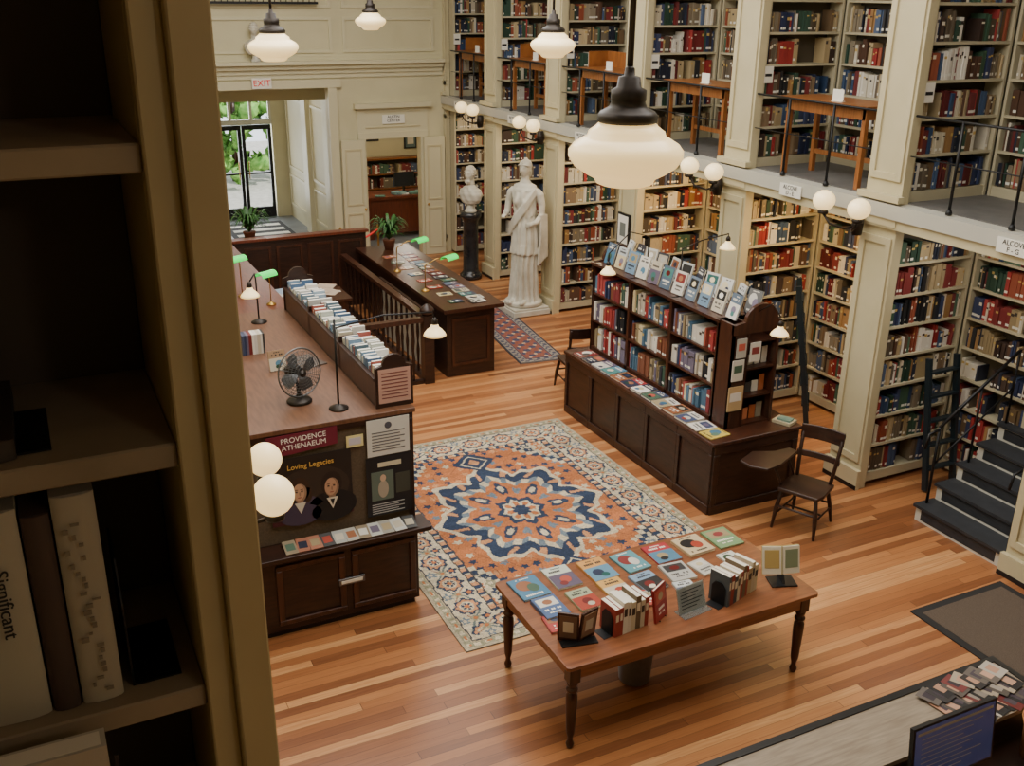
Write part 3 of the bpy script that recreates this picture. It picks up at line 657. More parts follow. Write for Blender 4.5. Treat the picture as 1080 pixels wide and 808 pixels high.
def fan():
    b=MB();b.lathe([(.1,0),(.105,.012),(.09,.03),(.03,.045),(.02,.06),(.016,.12),(.0,.125)],'bronze',(0,0,0),28)
    M0=T(0,0,.26,.35)@Matrix.Rotation(pi/2-.12,4,'X')
    b.M=M0;r=.2
    b.lathe([(.0,-.13),(.045,-.13),(.06,-.1),(.06,-.02),(.03,.0),(.0,.0)],'bronze',(0,0,-.0),20)
    def ring(rr,z,t=.0035):
        pts=[(rr*math.cos(2*pi*i/40),rr*math.sin(2*pi*i/40),z) for i in range(41)];b.tube(pts,t,'chrome',6)
    ring(r,.03,.007)
    for k in range(1,8): ring(r*k/8,.03+.05*math.cos(pi/2*k/8),.002)
    ring(r*.6,-.02,.002)
    for i in range(36):
        a=2*pi*i/36;ca,sa=math.cos(a),math.sin(a)
        b.tube([(ca*r*q,sa*r*q,.03+.05*math.cos(pi/2*q)) for q in (.12,.5,.8,1.0)],.002,'chrome',4)
        if i%2==0:b.tube([(ca*r*q,sa*r*q,zz) for q,zz in ((1,.03),(.8,-.01),(.35,-.03))],.0018,'chrome',4)
    b.lathe([(0,.07),(.03,.072),(.032,.08),(0,.084)],'bronze',(0,0,0),16)
    for i in range(4):
        a=2*pi*i/4+.4
        vs=[]
        for q in range(6):
            rr=.03+.14*q/5
            for w,zz in ((-.5,-.015),(.5,.02)):
                aa=a+w*(.5+.5*math.sin(pi*q/5))*1.0;vs.append((rr*math.cos(aa),rr*math.sin(aa),.02+zz))
        b.add(vs,[(2*q,2*q+1,2*q+3,2*q+2) for q in range(5)],'chrome',smooth=True)
    b.M=Matrix.Identity(4);b.tube([(0,0,.11),(0,.07,.17),(0,.07,.25)],.012,'bronze')
    return b.build('desk_fan',loc=(1.8,7.6,ZT),rz=0)
fan()
def bell(b,c,s=1,mat='opal'):
    b.lathe([(.02*s,.07*s),(.03*s,.06*s),(.035*s,.04*s),(.06*s,.02*s),(.085*s,-.01*s),(.095*s,-.03*s),(.085*s,-.028*s),(.0,.04*s)],mat,c,20)
    b.lathe([(.015*s,.06*s),(.028*s,.065*s),(.026*s,.1*s),(.012*s,.12*s)],'bronze',c,12)
b=MB();b.lathe([(.08,0),(.08,.01),(.03,.03),(.01,.04)],'bronze',(2.05,7.33,ZT),16);b.tube([(2.05,7.33,ZT),(2.05,7.33,ZT+.75)],.009,'black_iron');b.tube([(2.05,7.33,ZT+.68),(2.45,7.32,ZT+.74),(2.86,7.3,ZT+.72),(2.88,7.3,ZT+.66)],.007,'black_iron');bell(b,(2.88,7.3,ZT+.55));b.build('desk_lamp')
b=MB();b.lathe([(.08,0),(.08,.01),(.03,.03),(.01,.04)],'bronze',(1.98,9.85,ZT),16);b.tube([(1.98,9.85,ZT),(1.98,9.85,ZT+.45),(1.96,9.8,ZT+.52),(1.9,9.75,ZT+.46)],.008,'black_iron');bell(b,(1.89,9.74,ZT+.34));b.build('desk_lamp')
b=MB();random.seed(4);b.M=T(1.62,8.9,ZT)
xx=0
for i in range(9): t=R(.014,.03);b.box(xx,xx+t-.001,0,.14,0,.19,'cover',pc(PALN));xx+=t
b.M=Matrix.Identity(4);b.build('dvd_row')
easel_book(1.82,8.4,ZT,.1,.15,.18,(170,140,110),.25,'framed_notice')
b=MB();b.M=T(2.1,8.5,ZT+.001,.3);b.box(-.12,.12,-.16,.16,0,.01,'cover',(90,76,66));b.M=Matrix.Identity(4);b.build('ledger')

# ---------------- rear island -----------------
b=MB()
b.box(4.85,5.55,11.85,15.5,0,.93,'dark_wood');b.box(4.78,5.66,11.76,15.56,.93,.98,'walnut')
for ya,yb2 in [(12.0,12.8),(12.9,13.7),(13.8,14.6),(14.7,15.4)]:
    for q in [(ya,yb2,.15,.19),(ya,yb2,.78,.82),(ya,ya+.04,.19,.78),(yb2-.04,yb2,.19,.78)]:
        b.box(5.55,5.565,q[0],q[1],q[2],q[3],'walnut')
for q in [(4.92,5.48,.15,.19),(4.92,5.48,.78,.82),(4.92,4.96,.19,.78),(5.44,5.48,.19,.78)]: b.box(q[0],q[1],11.835,11.85,q[2],q[3],'walnut')
b.build('service_counter')
b=MB();b.box(2.4,4.98,15.62,15.7,0,1.22,'dark_wood');b.box(2.36,5.02,15.58,15.76,1.22,1.26,'red_wood')
for i in range(5):
    xa=2.5+i*.5
    for q in [(xa,xa+.42,.2,.24),(xa,xa+.42,1.08,1.12),(xa,xa+.04,.24,1.08),(xa+.38,xa+.42,.24,1.08)]: b.box(q[0],q[1],15.605,15.62,q[2],q[3],'walnut')
b.build('panelled_counter_back')
b=MB();b.box(1.8,2.75,10.7,15.5,0,1.2,'dark_wood');b.box(1.76,2.8,10.65,15.55,1.2,1.24,'red_wood');b.build('side_counter')
b=MB();b.box(2.95,4.1,13.6,14.5,.7,.74,'walnut');b.box(3.0,3.3,13.65,14.45,0,.7,'walnut');b.box(3.7,4.05,13.65,14.45,0,.7,'walnut')
b.build('staff_desk')
b=MB();random.seed(31)
for i in range(14): b.M=T(R(3.1,3.95),R(13.75,14.35),.741+i*.0012,R(-1,1));b.box(-.1,.1,-.14,.14,0,.001,'cover',pc([(220,220,212),(200,180,160),(160,180,200)],5))
b.M=Matrix.Identity(4);b.build('desk_papers')
b=MB()
BP=[(.016,0),(.02,.05),(.012,.1),(.024,.3),(.012,.42),(.024,.55),(.016,.75),(.016,.82)]
for i in range(17):
    y=11.95+i*.21;b.lathe(BP,'dark_wood',(4.55,y,.05),10)
b.box(4.5,4.6,11.85,15.5,0.0,.05,'dark_wood');b.box(4.5,4.6,11.85,15.5,.86,.92,'walnut')
b.box(4.48,4.62,11.73,11.87,0,.95,'dark_wood');b.lathe([(.06,0),(.1,.03),(.09,.08),(.04,.13),(0,.15)],'dark_wood',(4.55,11.8,.95),14)
for i in range(8):
    x=2.95+i*.2;b.lathe(BP,'dark_wood',(x,11.8,.05),10)
b.box(2.85,4.48,11.76,11.84,0,.05,'dark_wood');b.box(2.85,4.48,11.75,11.85,.86,.92,'walnut')
b.build('balustrade')
b=MB();b.box(4.68,4.7,12.1,14.1,.02,.84,'ledge_paint');b.box(4.67,4.71,12.1,14.1,.84,.87,'dark_wood')
for y in (12.1,13.1,14.07): b.box(4.665,4.68,y,y+.03,.02,.84,'dark_wood')
b.build('stair_screen')
b=MB();random.seed(14)
for i in range(16):
    b.M=T(5.38+R(-.03,.03),12.0+i*.19,.981,R(-.1,.1)+pi/2);cover(b,.16,.22,.008,pc(PALN,20))
    if i%2==0: b.M=T(5.08,12.1+i*.19,.981,R(-.2,.2)+pi/2);cover(b,.14,.2,.008,pc(PALN,20))
b.M=Matrix.Identity(4);b.build('pamphlets')
def banker(x,y,z,dx,h=.45):
    b=MB();b.lathe([(.06,0),(.06,.01),(.02,.03),(.008,.04)],'brass',(x,y,z),14)
    b.tube([(x,y,z),(x,y,z+h*.8),(x+dx*.1,y-.03,z+h),(x+dx*.2,y-.05,z+h)],.007,'brass')
    b.M=T(x+dx*.22,y-.05,z+h-.02,.5);
    vs=[];n=10
    for i in range(n+1):
        a=pi*i/n
        for s in (-.12,.12): vs.append((s,.07*math.cos(a),.06*math.sin(a)))
    b.add(vs,[(2*i,2*i+1,2*i+3,2*i+2) for i in range(n)],'green_glass',smooth=True);b.M=Matrix.Identity(4);return b.build('bankers_lamp')
banker(4.9,13.9,.98,1.6);banker(4.9,12.75,.98,1.6);banker(2.6,12.1,1.241,-.2,.4);banker(2.35,12.6,1.241,-.2,.5)
def plant(x,y,z,r=.28,n=40,seed=1):
    random.seed(seed);b=MB();b.lathe([(.07,0),(.1,.15),(.11,.16),(.1,.17),(.0,.16)],'terracotta',(x,y,z),16)
    for i in range(n):
        a=R(0,2*pi);l=R(.6,1)*r;up=R(.1,.3);w=R(.012,.028);ca,sa=math.cos(a),math.sin(a);vs=[];m=6
        for q in range(m+1):
            t=q/m;rr=l*t;zz=z+.16+up*math.sin(t*pi*.75)*1.3;ww=w*math.sin(pi*min(.97,t*.9+.08))
            vs+=[(x+ca*rr-sa*ww,y+sa*rr+ca*ww,zz),(x+ca*rr+sa*ww,y+sa*rr-ca*ww,zz)]
        b.add(vs,[(2*q,2*q+1,2*q+3,2*q+2) for q in range(m)],'leaf',smooth=True)
    return b.build('potted_fern')
plant(5.25,15.25,.982,.36,90,2);plant(3.3,16.6,1.001,.42,90,3)
b=MB();b.lathe([(.14,0),(.14,.03),(.04,.08),(.035,.85),(.14,.95),(.14,1.0)],'walnut',(3.3,16.6,0),16);b.build('plant_stand')

# ---------------- bench bookcase -----------------
b=MB();bx0,bx1,by0,by1,bz=5.72,6.84,7.15,10.2,.8
b.box(bx0+.03,bx1-.03,by0+.03,by1-.03,0.0,bz-.04,'dark_wood');b.box(bx0,bx1,by0,by1,bz-.04,bz,'walnut')
n=5;L=(by1-by0-.06)/n
for i in range(n):
    ya=by0+.03+i*L
    for q in [(ya,ya+L,.0,.1),(ya,ya+L,.66,.76),(ya,ya+.05,.1,.66),(ya+L-.05,ya+L,.1,.66)]: b.box(bx0+.01,bx0+.03,q[0],q[1],q[2],q[3],'dark_wood')
for q in [(bx0+.03,bx1-.03,0,.1),(bx0+.03,bx1-.03,.66,.76),(bx0+.03,bx0+.1,.1,.66),(bx1-.1,bx1-.03,.1,.66)]: b.box(q[0],q[1],by0+.01,by0+.03,q[2],q[3],'dark_wood')
bevel(b.build('display_bench'),.005,1)
b=MB();K=MB();cx0,cx1,cy0,cy1,cz=6.04,6.62,7.4,10.12,1.9
random.seed(41)
xm=(cx0+cx1)/2
b.box(xm-.01,xm+.01,cy0+.25,cy1,bz,cz,'dark_wood');b.box(cx0,cx1,cy0+.25,cy1,bz,bz+.05,'walnut');b.box(cx0-.02,cx1+.02,cy0+.22,cy1+.02,cz-.03,cz,'walnut')
b.box(cx0,cx1,cy1-.03,cy1,bz,cz,'walnut')
nb=3;LL=(cy1-cy0-.25)/nb
for k in range(nb+1):
    y=cy0+.25+k*LL;b.box(cx0,cx1,y-.02 if k else y,y+.02 if k<nb else y,bz,cz,'walnut')
rows=3;hh=(cz-bz-.08)/rows
NP=[(122,44,48),(156,58,56),(56,66,100),(60,84,70),(206,200,188),(216,210,198),(84,116,140),(176,88,70),(210,192,150),(36,38,44),(150,134,104),(120,70,48),(176,166,150),(100,92,112)]
for r in range(rows):
    z=bz+.05+r*hh
    if r: b.box(cx0+.005,cx1-.005,cy0+.25,cy1-.03,z-.02,z,'walnut')
    for k in range(nb):
        y=cy0+.25+k*LL
        K.M=frameM((cx0,y+LL-.03,0),(0,-1,0),(1,0,0));fill_row(K,0,LL-.05,.25,z+.001,hh-.04,NP,.02,.02,.05)
        K.M=frameM((cx1,y+.03,0),(0,1,0),(-1,0,0));fill_row(K,0,LL-.05,.25,z+.001,hh-.04,NP,.02,.02,.05)
K.M=Matrix.Identity(4)
b.box(cx0,cx0+.03,cy0,cy0+.25,bz,cz+.0,'walnut');b.box(cx0+.17,cx0+.2,cy0,cy0+.25,bz,cz,'walnut');b.box(cx1-.03,cx1,cy0,cy0+.25,bz,cz,'walnut');b.box(cx0,cx0+.18,cy0,cy0+.02,bz,cz,'walnut')
b.box(cx0,cx1,cy0+.22,cy0+.25,bz,cz,'dark_wood')
for z in (bz,1.1,1.4,1.68): b.box(cx0+.18,cx1-.01,cy0+.01,cy0+.24,z,z+.02,'walnut')
pts=[(cx0+.0,cz-.1),(cx1,cz-.1),(cx1,cz)]
for i in range(11):
    a=pi*i/10;pts.append((xm+.04+.2*math.cos(a),cz+.02+.17*math.sin(a)))
pts.append((cx0,cz));b.prism(pts,cy0-.01,cy0+.03,'walnut')
b.prism(pts,cy1-.02,cy1+.02,'walnut')
b.build('double_sided_bookcase');K.build('novels')
b=MB()
for x0_,w_,z0_,h_,c in [(6.0,.14,1.32,.22,(206,202,192)),(5.98,.18,1.0,.26,(186,158,116)),(6.03,.12,1.56,.2,(176,174,166)),(6.2,.13,1.5,.2,(206,202,194))]:
    b.box(x0_+.05,x0_+.05+w_,cy0-.022,cy0-.012,z0_,z0_+h_,'cover',c);b.box(x0_+.07,x0_+.03+w_,cy0-.024,cy0-.022,z0_+h_*.4,z0_+h_*.75,'cover',pc(PALN))
b.build('posted_notices')
b=MB();random.seed(77)
for z in (bz+.021,1.121,1.421):
    for i in range(4):
        b.M=T(6.28+i*.085,cy0+.1,z,R(-.2,.2));b.box(-.035,.035,0,.01,0,R(.1,.18),'cover',pc([(210,206,195),(120,110,100),(60,60,60),(170,160,140),(190,110,70)]))
b.M=T(6.72,7.3,bz+.001,.4);b.box(-.08,.08,-.1,.1,0,.03,'cover',(190,180,150));b.box(-.05,.05,-.08,.06,.03,.05,'cover',(120,150,140))
b.M=Matrix.Identity(4);b.build('small_cards')
random.seed(51);b=MB()
for i in range(11):
    y=7.6+i*.235
    easel_book(6.16,y,cz+.001,-pi/2+R(-.12,.12),.17,.25,pc([(214,212,206),(186,192,194),(120,146,170),(190,180,160),(96,112,130),(200,194,184),(150,70,60)]),.3,B=b)
    easel_book(6.44,y+.05,cz+.001,-pi/2+R(-.3,.3),.17,.25,pc([(214,212,206),(110,110,110),(60,60,68),(190,190,186)]),.3,B=b)
b.build('face_out_books')
b=MB();random.seed(52)
for i in range(13):
    b.M=T(5.88,7.35+i*.215,bz+.001,pi/2+R(-.08,.08)+pi);cover(b,.19,.25,R(.01,.03),pc(PALN+[(60,134,156),(204,180,84),(176,70,72),(216,210,200),(214,208,196)],10))
b.M=Matrix.Identity(4);b.build('flat_display_books')
b=MB()
for y,sg,l in [(9.35,-1,.52),(8.7,1,.6)]:
    b.tube([(6.3,y,cz),(6.3,y,cz+.45),(6.3+sg*.25,y,cz+.52),(6.3+sg*l,y,cz+.3 if sg<0 else cz+.56),(6.3+sg*l,y,cz+.2 if sg<0 else cz+.5)],.007,'bronze');bell(b,(6.3+sg*l,y,cz+.1 if sg<0 else cz+.42),.95)
b.tube([(6.32,7.42,cz+.1),(6.32,7.2,cz+.25),(6.32,7.08,cz+.15)],.007,'bronze');bell(b,(6.32,7.07,cz-.0),.95)
b.build('bookcase_lamps')

# ---------------- chairs -----------------
def chair(name,loc,rz,tablet=False,sp=True):
    b=MB();m='dark_wood';sh=.44
    pts=[(-.2,-.21),(.2,-.21),(.225,-.1),(.21,.19),(.15,.22),(-.15,.22),(-.21,.19),(-.225,-.1)]
    b.prism(pts,sh-.035,sh,m,axis='z')
    for sx in(-1,1):
        b.tube([(sx*.17,-.16,sh-.03),(sx*.2,-.2,.2),(sx*.215,-.225,0)],[.02,.024,.014],m)
        b.tube([(sx*.15,.17,sh-.03),(sx*.18,.22,.2),(sx*.2,.26,0)],[.02,.022,.014],m)
        b.tube([(sx*.185,-.185,.17),(sx*.185,.21,.17)],.011,m);
        b.tube([(sx*.17,.18,sh-.01),(sx*.19,.24,.68),(sx*.2,.31,.93)],[.02,.02,.018],m)
    b.tube([(-.19,-.2,.24),(.19,-.2,.24)],.012,m);b.tube([(-.18,.01,.17),(.18,.01,.17)],.011,m);b.tube([(-.18,.22,.22),(.18,.22,.22)],.011,m)
    def slat(z0,z1,y,t=.02,cv=.04):
        n=8;vs=[]
        for i in range(n+1):
            x=-.215+.43*i/n;yy=y+cv*(1-(x/.215)**2)
            vs+=[(x,yy,z0),(x,yy+t,z0),(x,yy+t+.012,z1),(x,yy+.012,z1)]
        fs=[]
        for i in range(n):
            o=i*4
            for q in range(4): fs.append((o+q,o+(q+1)%4,o+4+(q+1)%4,o+4+q))
        fs+=[(0,1,2,3),(n*4,n*4+3,n*4+2,n*4+1)];b.add(vs,fs,m)
    slat(.81,.95,.265);slat(.63,.69,.215)
    if tablet:
        b.tube([(-.2,.16,sh),(-.27,.1,.66)],.014,m);b.tube([(-.2,-.14,sh),(-.28,-.18,.66)],.014,m)
        b.prism([(-.2,.2),(-.3,.22),(-.38,.05),(-.55,-.1),(-.55,-.36),(-.42,-.42),(-.25,-.38),(-.2,-.2)],.66,.685,m,axis='z')
    return bevel(b.build(name,loc=loc,rz=rz),.004,1)
fa=math.atan2(-.44,-.9)+pi/2
chair('tablet_arm_chair',(6.47,6.62,0),fa,True)
chair('side_chair',(6.22,10.74,0),pi*.95)

# ---------------- stairs right -----------------
b=MB();sy0,sy1=5.2,6.26;sx=7.6
for i in range(5):
    x=sx+i*.25;z=(i+1)*.175;xe=x+.25 if i<4 else 8.7
    b.box(x,xe,sy0+.06,sy1-.06,0 if i==0 else z-.175,z-.03,'white_paint');b.box(x-.025,xe,sy0+.0,sy1-.0,z-.03,z,'tread')
    b.box(x-.003,x,sy0+.09,sy1-.09,z-.15,z-.045,'tread')
    b.box(x+.0,8.7,sy0+.02,sy0+.06,z-.175,z-.03,'white_paint');b.box(x,8.7,sy1-.06,sy1-.02,z-.175,z-.03,'white_paint')
b.build('staircase')
b=MB()
for y in (sy0+.05,sy1-.05):
    b.tube([(sx+.1,y,.176),(sx+.1,y,1.0)],.014,'black_iron');b.tube([(sx+.1,y,1.0),(sx+1.05,y,1.66)],.016,'black_iron');b.tube([(sx+.1,y,.6),(sx+1.05,y,1.26)],.01,'black_iron')
    b.tube([(sx+.6,y,.526),(sx+.6,y,1.34)],.012,'black_iron');b.tube([(sx+1.05,y,.88),(sx+1.05,y,1.66)],.012,'black_iron')
    b.tube([(sx+.1,y,.98),(sx-.03,y,.95),(sx-.06,y,.8)],.014,'black_iron')
b.build('stair_railing')
def ladder(loc,rz,lean,h):
    b=MB();b.M=Matrix.Rotation(-lean,4,'X')
    for s in(-.2,.2): b.box(s-.02,s+.02,-.03,.03,0.02,h,'teal_paint')
    n=int(h/.26)
    for i in range(1,n+1): b.box(-.2,.2,-.045,.045,i*.26-.012,i*.26+.012,'teal_paint')
    b.M=Matrix.Identity(4);return b.build('library_ladder',loc=loc,rz=rz)
ladder((8.36,8.7,0),math.radians(48),.16,1.75);ladder((8.35,6.62,0),0,.16,1.45)

# ---------------- front counter -----------------
b=MB()
b.box(1.6,5.05,3.03,3.36,0,.97,'dark_wood');b.box(1.6,5.07,3.0,3.385,.97,1.0,'counter_top');b.box(1.6,5.11,3.385,3.43,.965,1.008,'black_plastic');b.box(5.07,5.11,2.6,3.385,.965,1.008,'black_plastic')
b.box(1.6,5.05,2.1,3.03,.7,.76,'dark_wood');b.box(1.7,2.2,2.15,3.0,0,.7,'dark_wood');b.box(4.4,5.05,2.15,3.0,0,.7,'dark_wood')
b.build('front_counter')
b=MB();random.seed(88)
for i in range(30):
    b.M=T(4.42+.55*(i%10)/9+R(-.02,.02),3.08+.11*(i//10)+R(-.02,.02),1.0+i*.0011,.35+R(-.2,.2));b.box(-.055,.055,-.07,.07,.0005,.0015,'cover',pc([(40,36,38),(30,28,32),(170,124,98),(160,146,126),(110,46,46),(90,82,76),(180,172,160)]));b.box(-.03,.03,-.03,.04,.0015,.002,'cover',pc([(190,150,126),(180,140,116),(140,130,120),(60,50,60)]))
b.M=Matrix.Identity(4);b.build('postcards')
b=MB();b.M=T(3.95,2.74,.761,.0);b.box(-.14,.14,-.09,.09,0,.012,'black_plastic');b.box(-.03,.03,.02,.04,0,.5,'black_plastic')
b.M=b.M@Matrix.Translation((0,-.0,.32))@Matrix.Rotation(-.12,4,'X');b.box(-.3,.3,-.01,.015,0,.37,'black_plastic');b.box(-.285,.285,-.012,-.01,.018,.355,'screen')
b.box(-.27,.27,-.0125,-.012,.32,.335,'ledge_paint')
for i in range(9): b.box(-.24,.2-.07*(i%3),-.0125,-.012,.29-i*.028,.295-i*.028,'ledge_paint')
b.M=Matrix.Identity(4);b.build('desktop_monitor')
b=MB();b.box(4.42,4.7,2.4,2.7,.761,.81,'cover',(190,180,160));b.box(4.45,4.68,2.43,2.68,.81,.83,'cover',(150,90,50));b.build('document_tray')
b=MB()
b.M=T(4.86,2.85,.762,0);b.lathe([(.1,0),(.11,.2),(.13,.26),(.12,.26),(.09,.1),(0,.1)],'wicker',(0,0,0),20);b.M=Matrix.Identity(4)
random.seed(5)
for i in range(10): a=R(0,6);b.tube([(4.86,2.85,.87),(4.86+.1*math.cos(a),2.85+.1*math.sin(a),1.08+R(0,.05))],.01,'cover',6,col=pc([(214,120,60),(220,210,190),(190,70,50)]))
b.build('pencil_basket')

# ---------------- sculpture -----------------
def facefn(rx):
    def fn(d):
        x,y,z=d;dy=0;dx=0;dz=0
        if y<0:
            g=lambda cx,cz,s,t:math.exp(-((x-cx)/s)**2-((z-cz)/t)**2)
            dy-=rx*.42*g(0,-.12,.13,.17)
            dy-=rx*.16*g(0,.1,.1,.2)
            dy+=rx*.16*(g(-.36,.08,.2,.12)+g(.36,.08,.2,.12))
            dy-=rx*.08*(g(-.34,.08,.1,.06)+g(.34,.08,.1,.06))
            dy-=rx*.1*(g(-.35,.26,.28,.08)+g(.35,.26,.28,.08))
            dy-=rx*.14*g(0,-.5,.25,.06);dy-=rx*.1*g(0,-.62,.2,.05);dy-=rx*.2*g(0,-.85,.3,.12)
            dy+=rx*.06*g(0,-.56,.2,.03)
        dx=-x*rx*.18*max(0,-z)
        return (dx,dy,dz)
    return fn
def head(b,c,s,style):
    r=(.082*s,.1*s,.125*s);M0=b.M
    b.M=M0@Matrix.Translation(c)
    b.sph((0,0,0),r,'marble',56,fn=facefn(.082*s))
    for q in(-1,1): b.sph((q*.082*s,.012*s,-.005*s),(.012*s,.022*s,.034*s),'marble',12)
    if style=='helmet':
        b.sph((0,.025*s,.045*s),(.097*s,.115*s,.092*s),'marble',28);b.tube([(0,-.08*s,.085*s),(0,-.04*s,.13*s),(0,.05*s,.14*s),(0,.12*s,.09*s),(0,.145*s,0),(0,.12*s,-.08*s)],[.01*s,.014*s,.016*s,.016*s,.016*s,.01*s],'marble',10)
        b.sph((0,.1*s,-.06*s),(.07*s,.05*s,.1*s),'marble',16)
        b.tube([(-.09*s,-.05*s,.05*s),(-.05*s,-.105*s,.07*s),(0,-.118*s,.08*s),(.05*s,-.105*s,.07*s),(.09*s,-.05*s,.05*s)],.011*s,'marble',8)
    else:
        random.seed(8)
        for i in range(150):
            th=R(0,2*pi);ph=R(0,1.7);x=math.sin(ph)*math.cos(th);y=math.sin(ph)*math.sin(th);z=math.cos(ph)
            if y<-.55 and z<.62: continue
            b.sph((x*.084*s,y*.102*s+.006*s,z*.125*s+.008*s),(.02*s,.02*s,.018*s),'marble',8)
        if style=='beard':
            for i in range(40): b.sph((R(-.045,.045)*s,-.07*s+R(-.02,.02)*s,-.11*s+R(-.035,.025)*s),.015*s,'marble',8)
    b.M=M0
def lerp_tab(tab,z):
    for (a,b_) in zip(tab[:-1],tab[1:]):
        if z<=b_[0]:
            t=(z-a[0])/(b_[0]-a[0]);t=t*t*(3-2*t);return [a[i]+(b_[i]-a[i])*t for i in range(1,len(a))]
    return list(tab[-1][1:])
def remesh(o,v):
    m=o.modifiers.new('r','REMESH');m.mode='VOXEL';m.voxel_size=v;m.use_smooth_shade=True
    s=o.modifiers.new('s','SMOOTH');s.iterations=2;s.factor=.4
def statue():
    b=MB();M=T(0,0,.2);b.M=M
    tab=[(0,.25,.23,0),(.12,.225,.205,0),(.6,.2,.185,.01),(.78,.2,.185,.015),(.8,.235,.22,.015),(1.0,.225,.205,.02),(1.2,.215,.19,.02),(1.38,.17,.15,.01),(1.42,.18,.16,.01),(1.55,.185,.155,0),(1.7,.2,.165,0),(1.8,.215,.14,0),(1.87,.19,.11,0),(1.92,.09,.075,0),(1.97,.062,.062,0),(2.06,.06,.06,0)]
    n=120;m=120;vs=[]
    for j in range(m+1):
        z=2.06*j/m;rx,ry,ox=lerp_tab(tab,z)
        for i in range(n):
            a=2*pi*i/n
            fold=0
            if z<.8: fold=.022*math.cos(15*a+.6*math.sin(z*3))+.01*math.cos(27*a+1)
            elif z<1.4: fold=.014*math.cos(13*a+2+z*1.5)+.008*math.cos(22*a)
            elif z<1.8: fold=.008*math.cos(11*a+z*9)+.008*math.cos(6*a-z*20)
            x=(rx+fold)*math.cos(a)+ox;y=(ry+fold)*math.sin(a)
            if y<0 and z<.95:
                y-=.05*math.exp(-((x-.09)/.07)**2-((z-.58)/.28)**2)
            if y<0: y-=.055*(math.exp(-((x-.085)/.06)**2-((z-1.62)/.07)**2)+math.exp(-((x+.085)/.06)**2-((z-1.62)/.07)**2))
            vs.append((x,y,z))
    fs=[(j*n+i,j*n+(i+1)%n,(j+1)*n+(i+1)%n,(j+1)*n+i) for j in range(m) for i in range(n)]+[tuple(range(n-1,-1,-1)),tuple(range(m*n,m*n+n))]
    b.add(vs,fs,'marble',smooth=True)
    head(b,(0,-.02,2.13),1.05,'helmet')
    b.tube([(-.19,0,1.8),(-.25,.01,1.74),(-.29,.02,1.6),(-.31,.0,1.45),(-.29,-.1,1.4),(-.24,-.24,1.42),(-.22,-.28,1.43)],[.06,.066,.058,.05,.048,.034,.03],'marble',14)
    for i in range(4): b.tube([(-.24+.018*i,-.27,1.43),(-.245+.018*i,-.33,1.43),(-.24+.018*i,-.345,1.4)],[.012,.011,.009],'marble',8)
    b.tube([(-.2,-.26,1.44),(-.19,-.31,1.46)],[.013,.01],'marble',8);b.sph((-.215,-.28,1.43),(.035,.04,.02),'marble',12)
    b.tube([(.19,0,1.8),(.25,.01,1.74),(.28,.03,1.58),(.29,.01,1.42),(.25,-.12,1.32),(.2,-.2,1.3)],[.06,.066,.058,.05,.045,.032],'marble',14)
    for i in range(4): b.tube([(.18,-.2,1.27+.018*i),(.13,-.215,1.26+.018*i),(.1,-.2,1.26+.018*i)],[.012,.011,.009],'marble',8)
    b.sph((.19,-.2,1.3),(.04,.022,.04),'marble',12)
    for k in range(5):
        o=.025*k
        b.tube([(.2,-.05,1.84-o),(.08,-.18,1.62-o*1.2),(-.08,-.19,1.42-o*1.4),(-.2,-.12,1.24-o*1.5),(-.22,.06,1.15-o)],[.02,.026,.028,.026,.02],'marble',8)
        b.tube([(.3+.012*k,-.06+.03*k,1.44),(.31+.01*k,-.05+.03*k,1.1),(.27+.02*k,-.04+.035*k,.62+.03*k)],[.02,.026,.024],'marble',8)
    for q in(-1,1): b.sph((q*.1,-.24,.02),(.05,.1,.04),'marble',14)
    b.lathe([(.3,-.06),(.31,-.04),(.31,.0),(.29,.01)],'marble',(0,0,0),40)
    b.M=Matrix.Identity(4);return b
o=statue().build('minerva_statue',loc=(7.15,14.15,.0),rz=math.atan2(-.62,-.78)+pi/2);remesh(o,.009)
b=MB();b.box(-.33,.33,-.33,.33,0.013,.1,'marble');b.box(-.31,.31,-.31,.31,.1,.135,'marble');bevel(b.build('statue_plinth',loc=(7.15,14.15,0),rz=0),.01)
def bust(loc,rz,s,style,name):
    b=MB();tab=[(0,.1,.1),(.03,.1,.1),(.06,.07,.07),(.12,.06,.06),(.16,.16,.1),(.22,.2,.12),(.3,.215,.13),(.36,.2,.115),(.41,.12,.09),(.45,.068,.07),(.54,.06,.065)]
    n=48;m=60;vs=[]
    for j in range(m+1):
        z=.54*j/m;rx,ry=lerp_tab(tab,z)
        for i in range(n):
            a=2*pi*i/n;f=.006*math.cos(9*a+z*30) if .15<z<.42 else 0;vs.append(((rx+f)*math.cos(a)*s,(ry+f)*math.sin(a)*s,z*s))
    b.add(vs,[(j*n+i,j*n+(i+1)%n,(j+1)*n+(i+1)%n,(j+1)*n+i) for j in range(m) for i in range(n)]+[tuple(range(n-1,-1,-1)),tuple(range(m*n,m*n+n))],'marble',smooth=True)
    head(b,(0,-.015*s,.62*s),s,style)
    o=b.build(name,loc=loc,rz=rz);remesh(o,.008*s);return o
bust((7.2,16.4,1.22),math.atan2(-.5,-.85)+pi/2,1.08,'beard','marble_bust')
bust((4.0,YB-.13,3.721),0,.85,'hair','portrait_bust')
b=MB();b.lathe([(.2,0),(.2,.08),(.17,.1),(.15,.14),(.14,.16),(.135,1.05),(.15,1.08),(.17,1.12),(.19,1.14),(.19,1.22),(.0,1.22)],'black_marble',(7.2,16.4,0),32);b.build('bust_pedestal')
b=MB();yf=11.78;b.box(XW-.06,XW-.03,yf-.15,yf+.15,1.6,2.05,'black_plastic');b.box(XW-.064,XW-.06,yf-.125,yf+.125,1.63,2.02,'paper');b.box(XW-.067,XW-.064,yf-.07,yf+.07,1.73,1.92,'cover',(110,116,112));b.build('framed_picture')
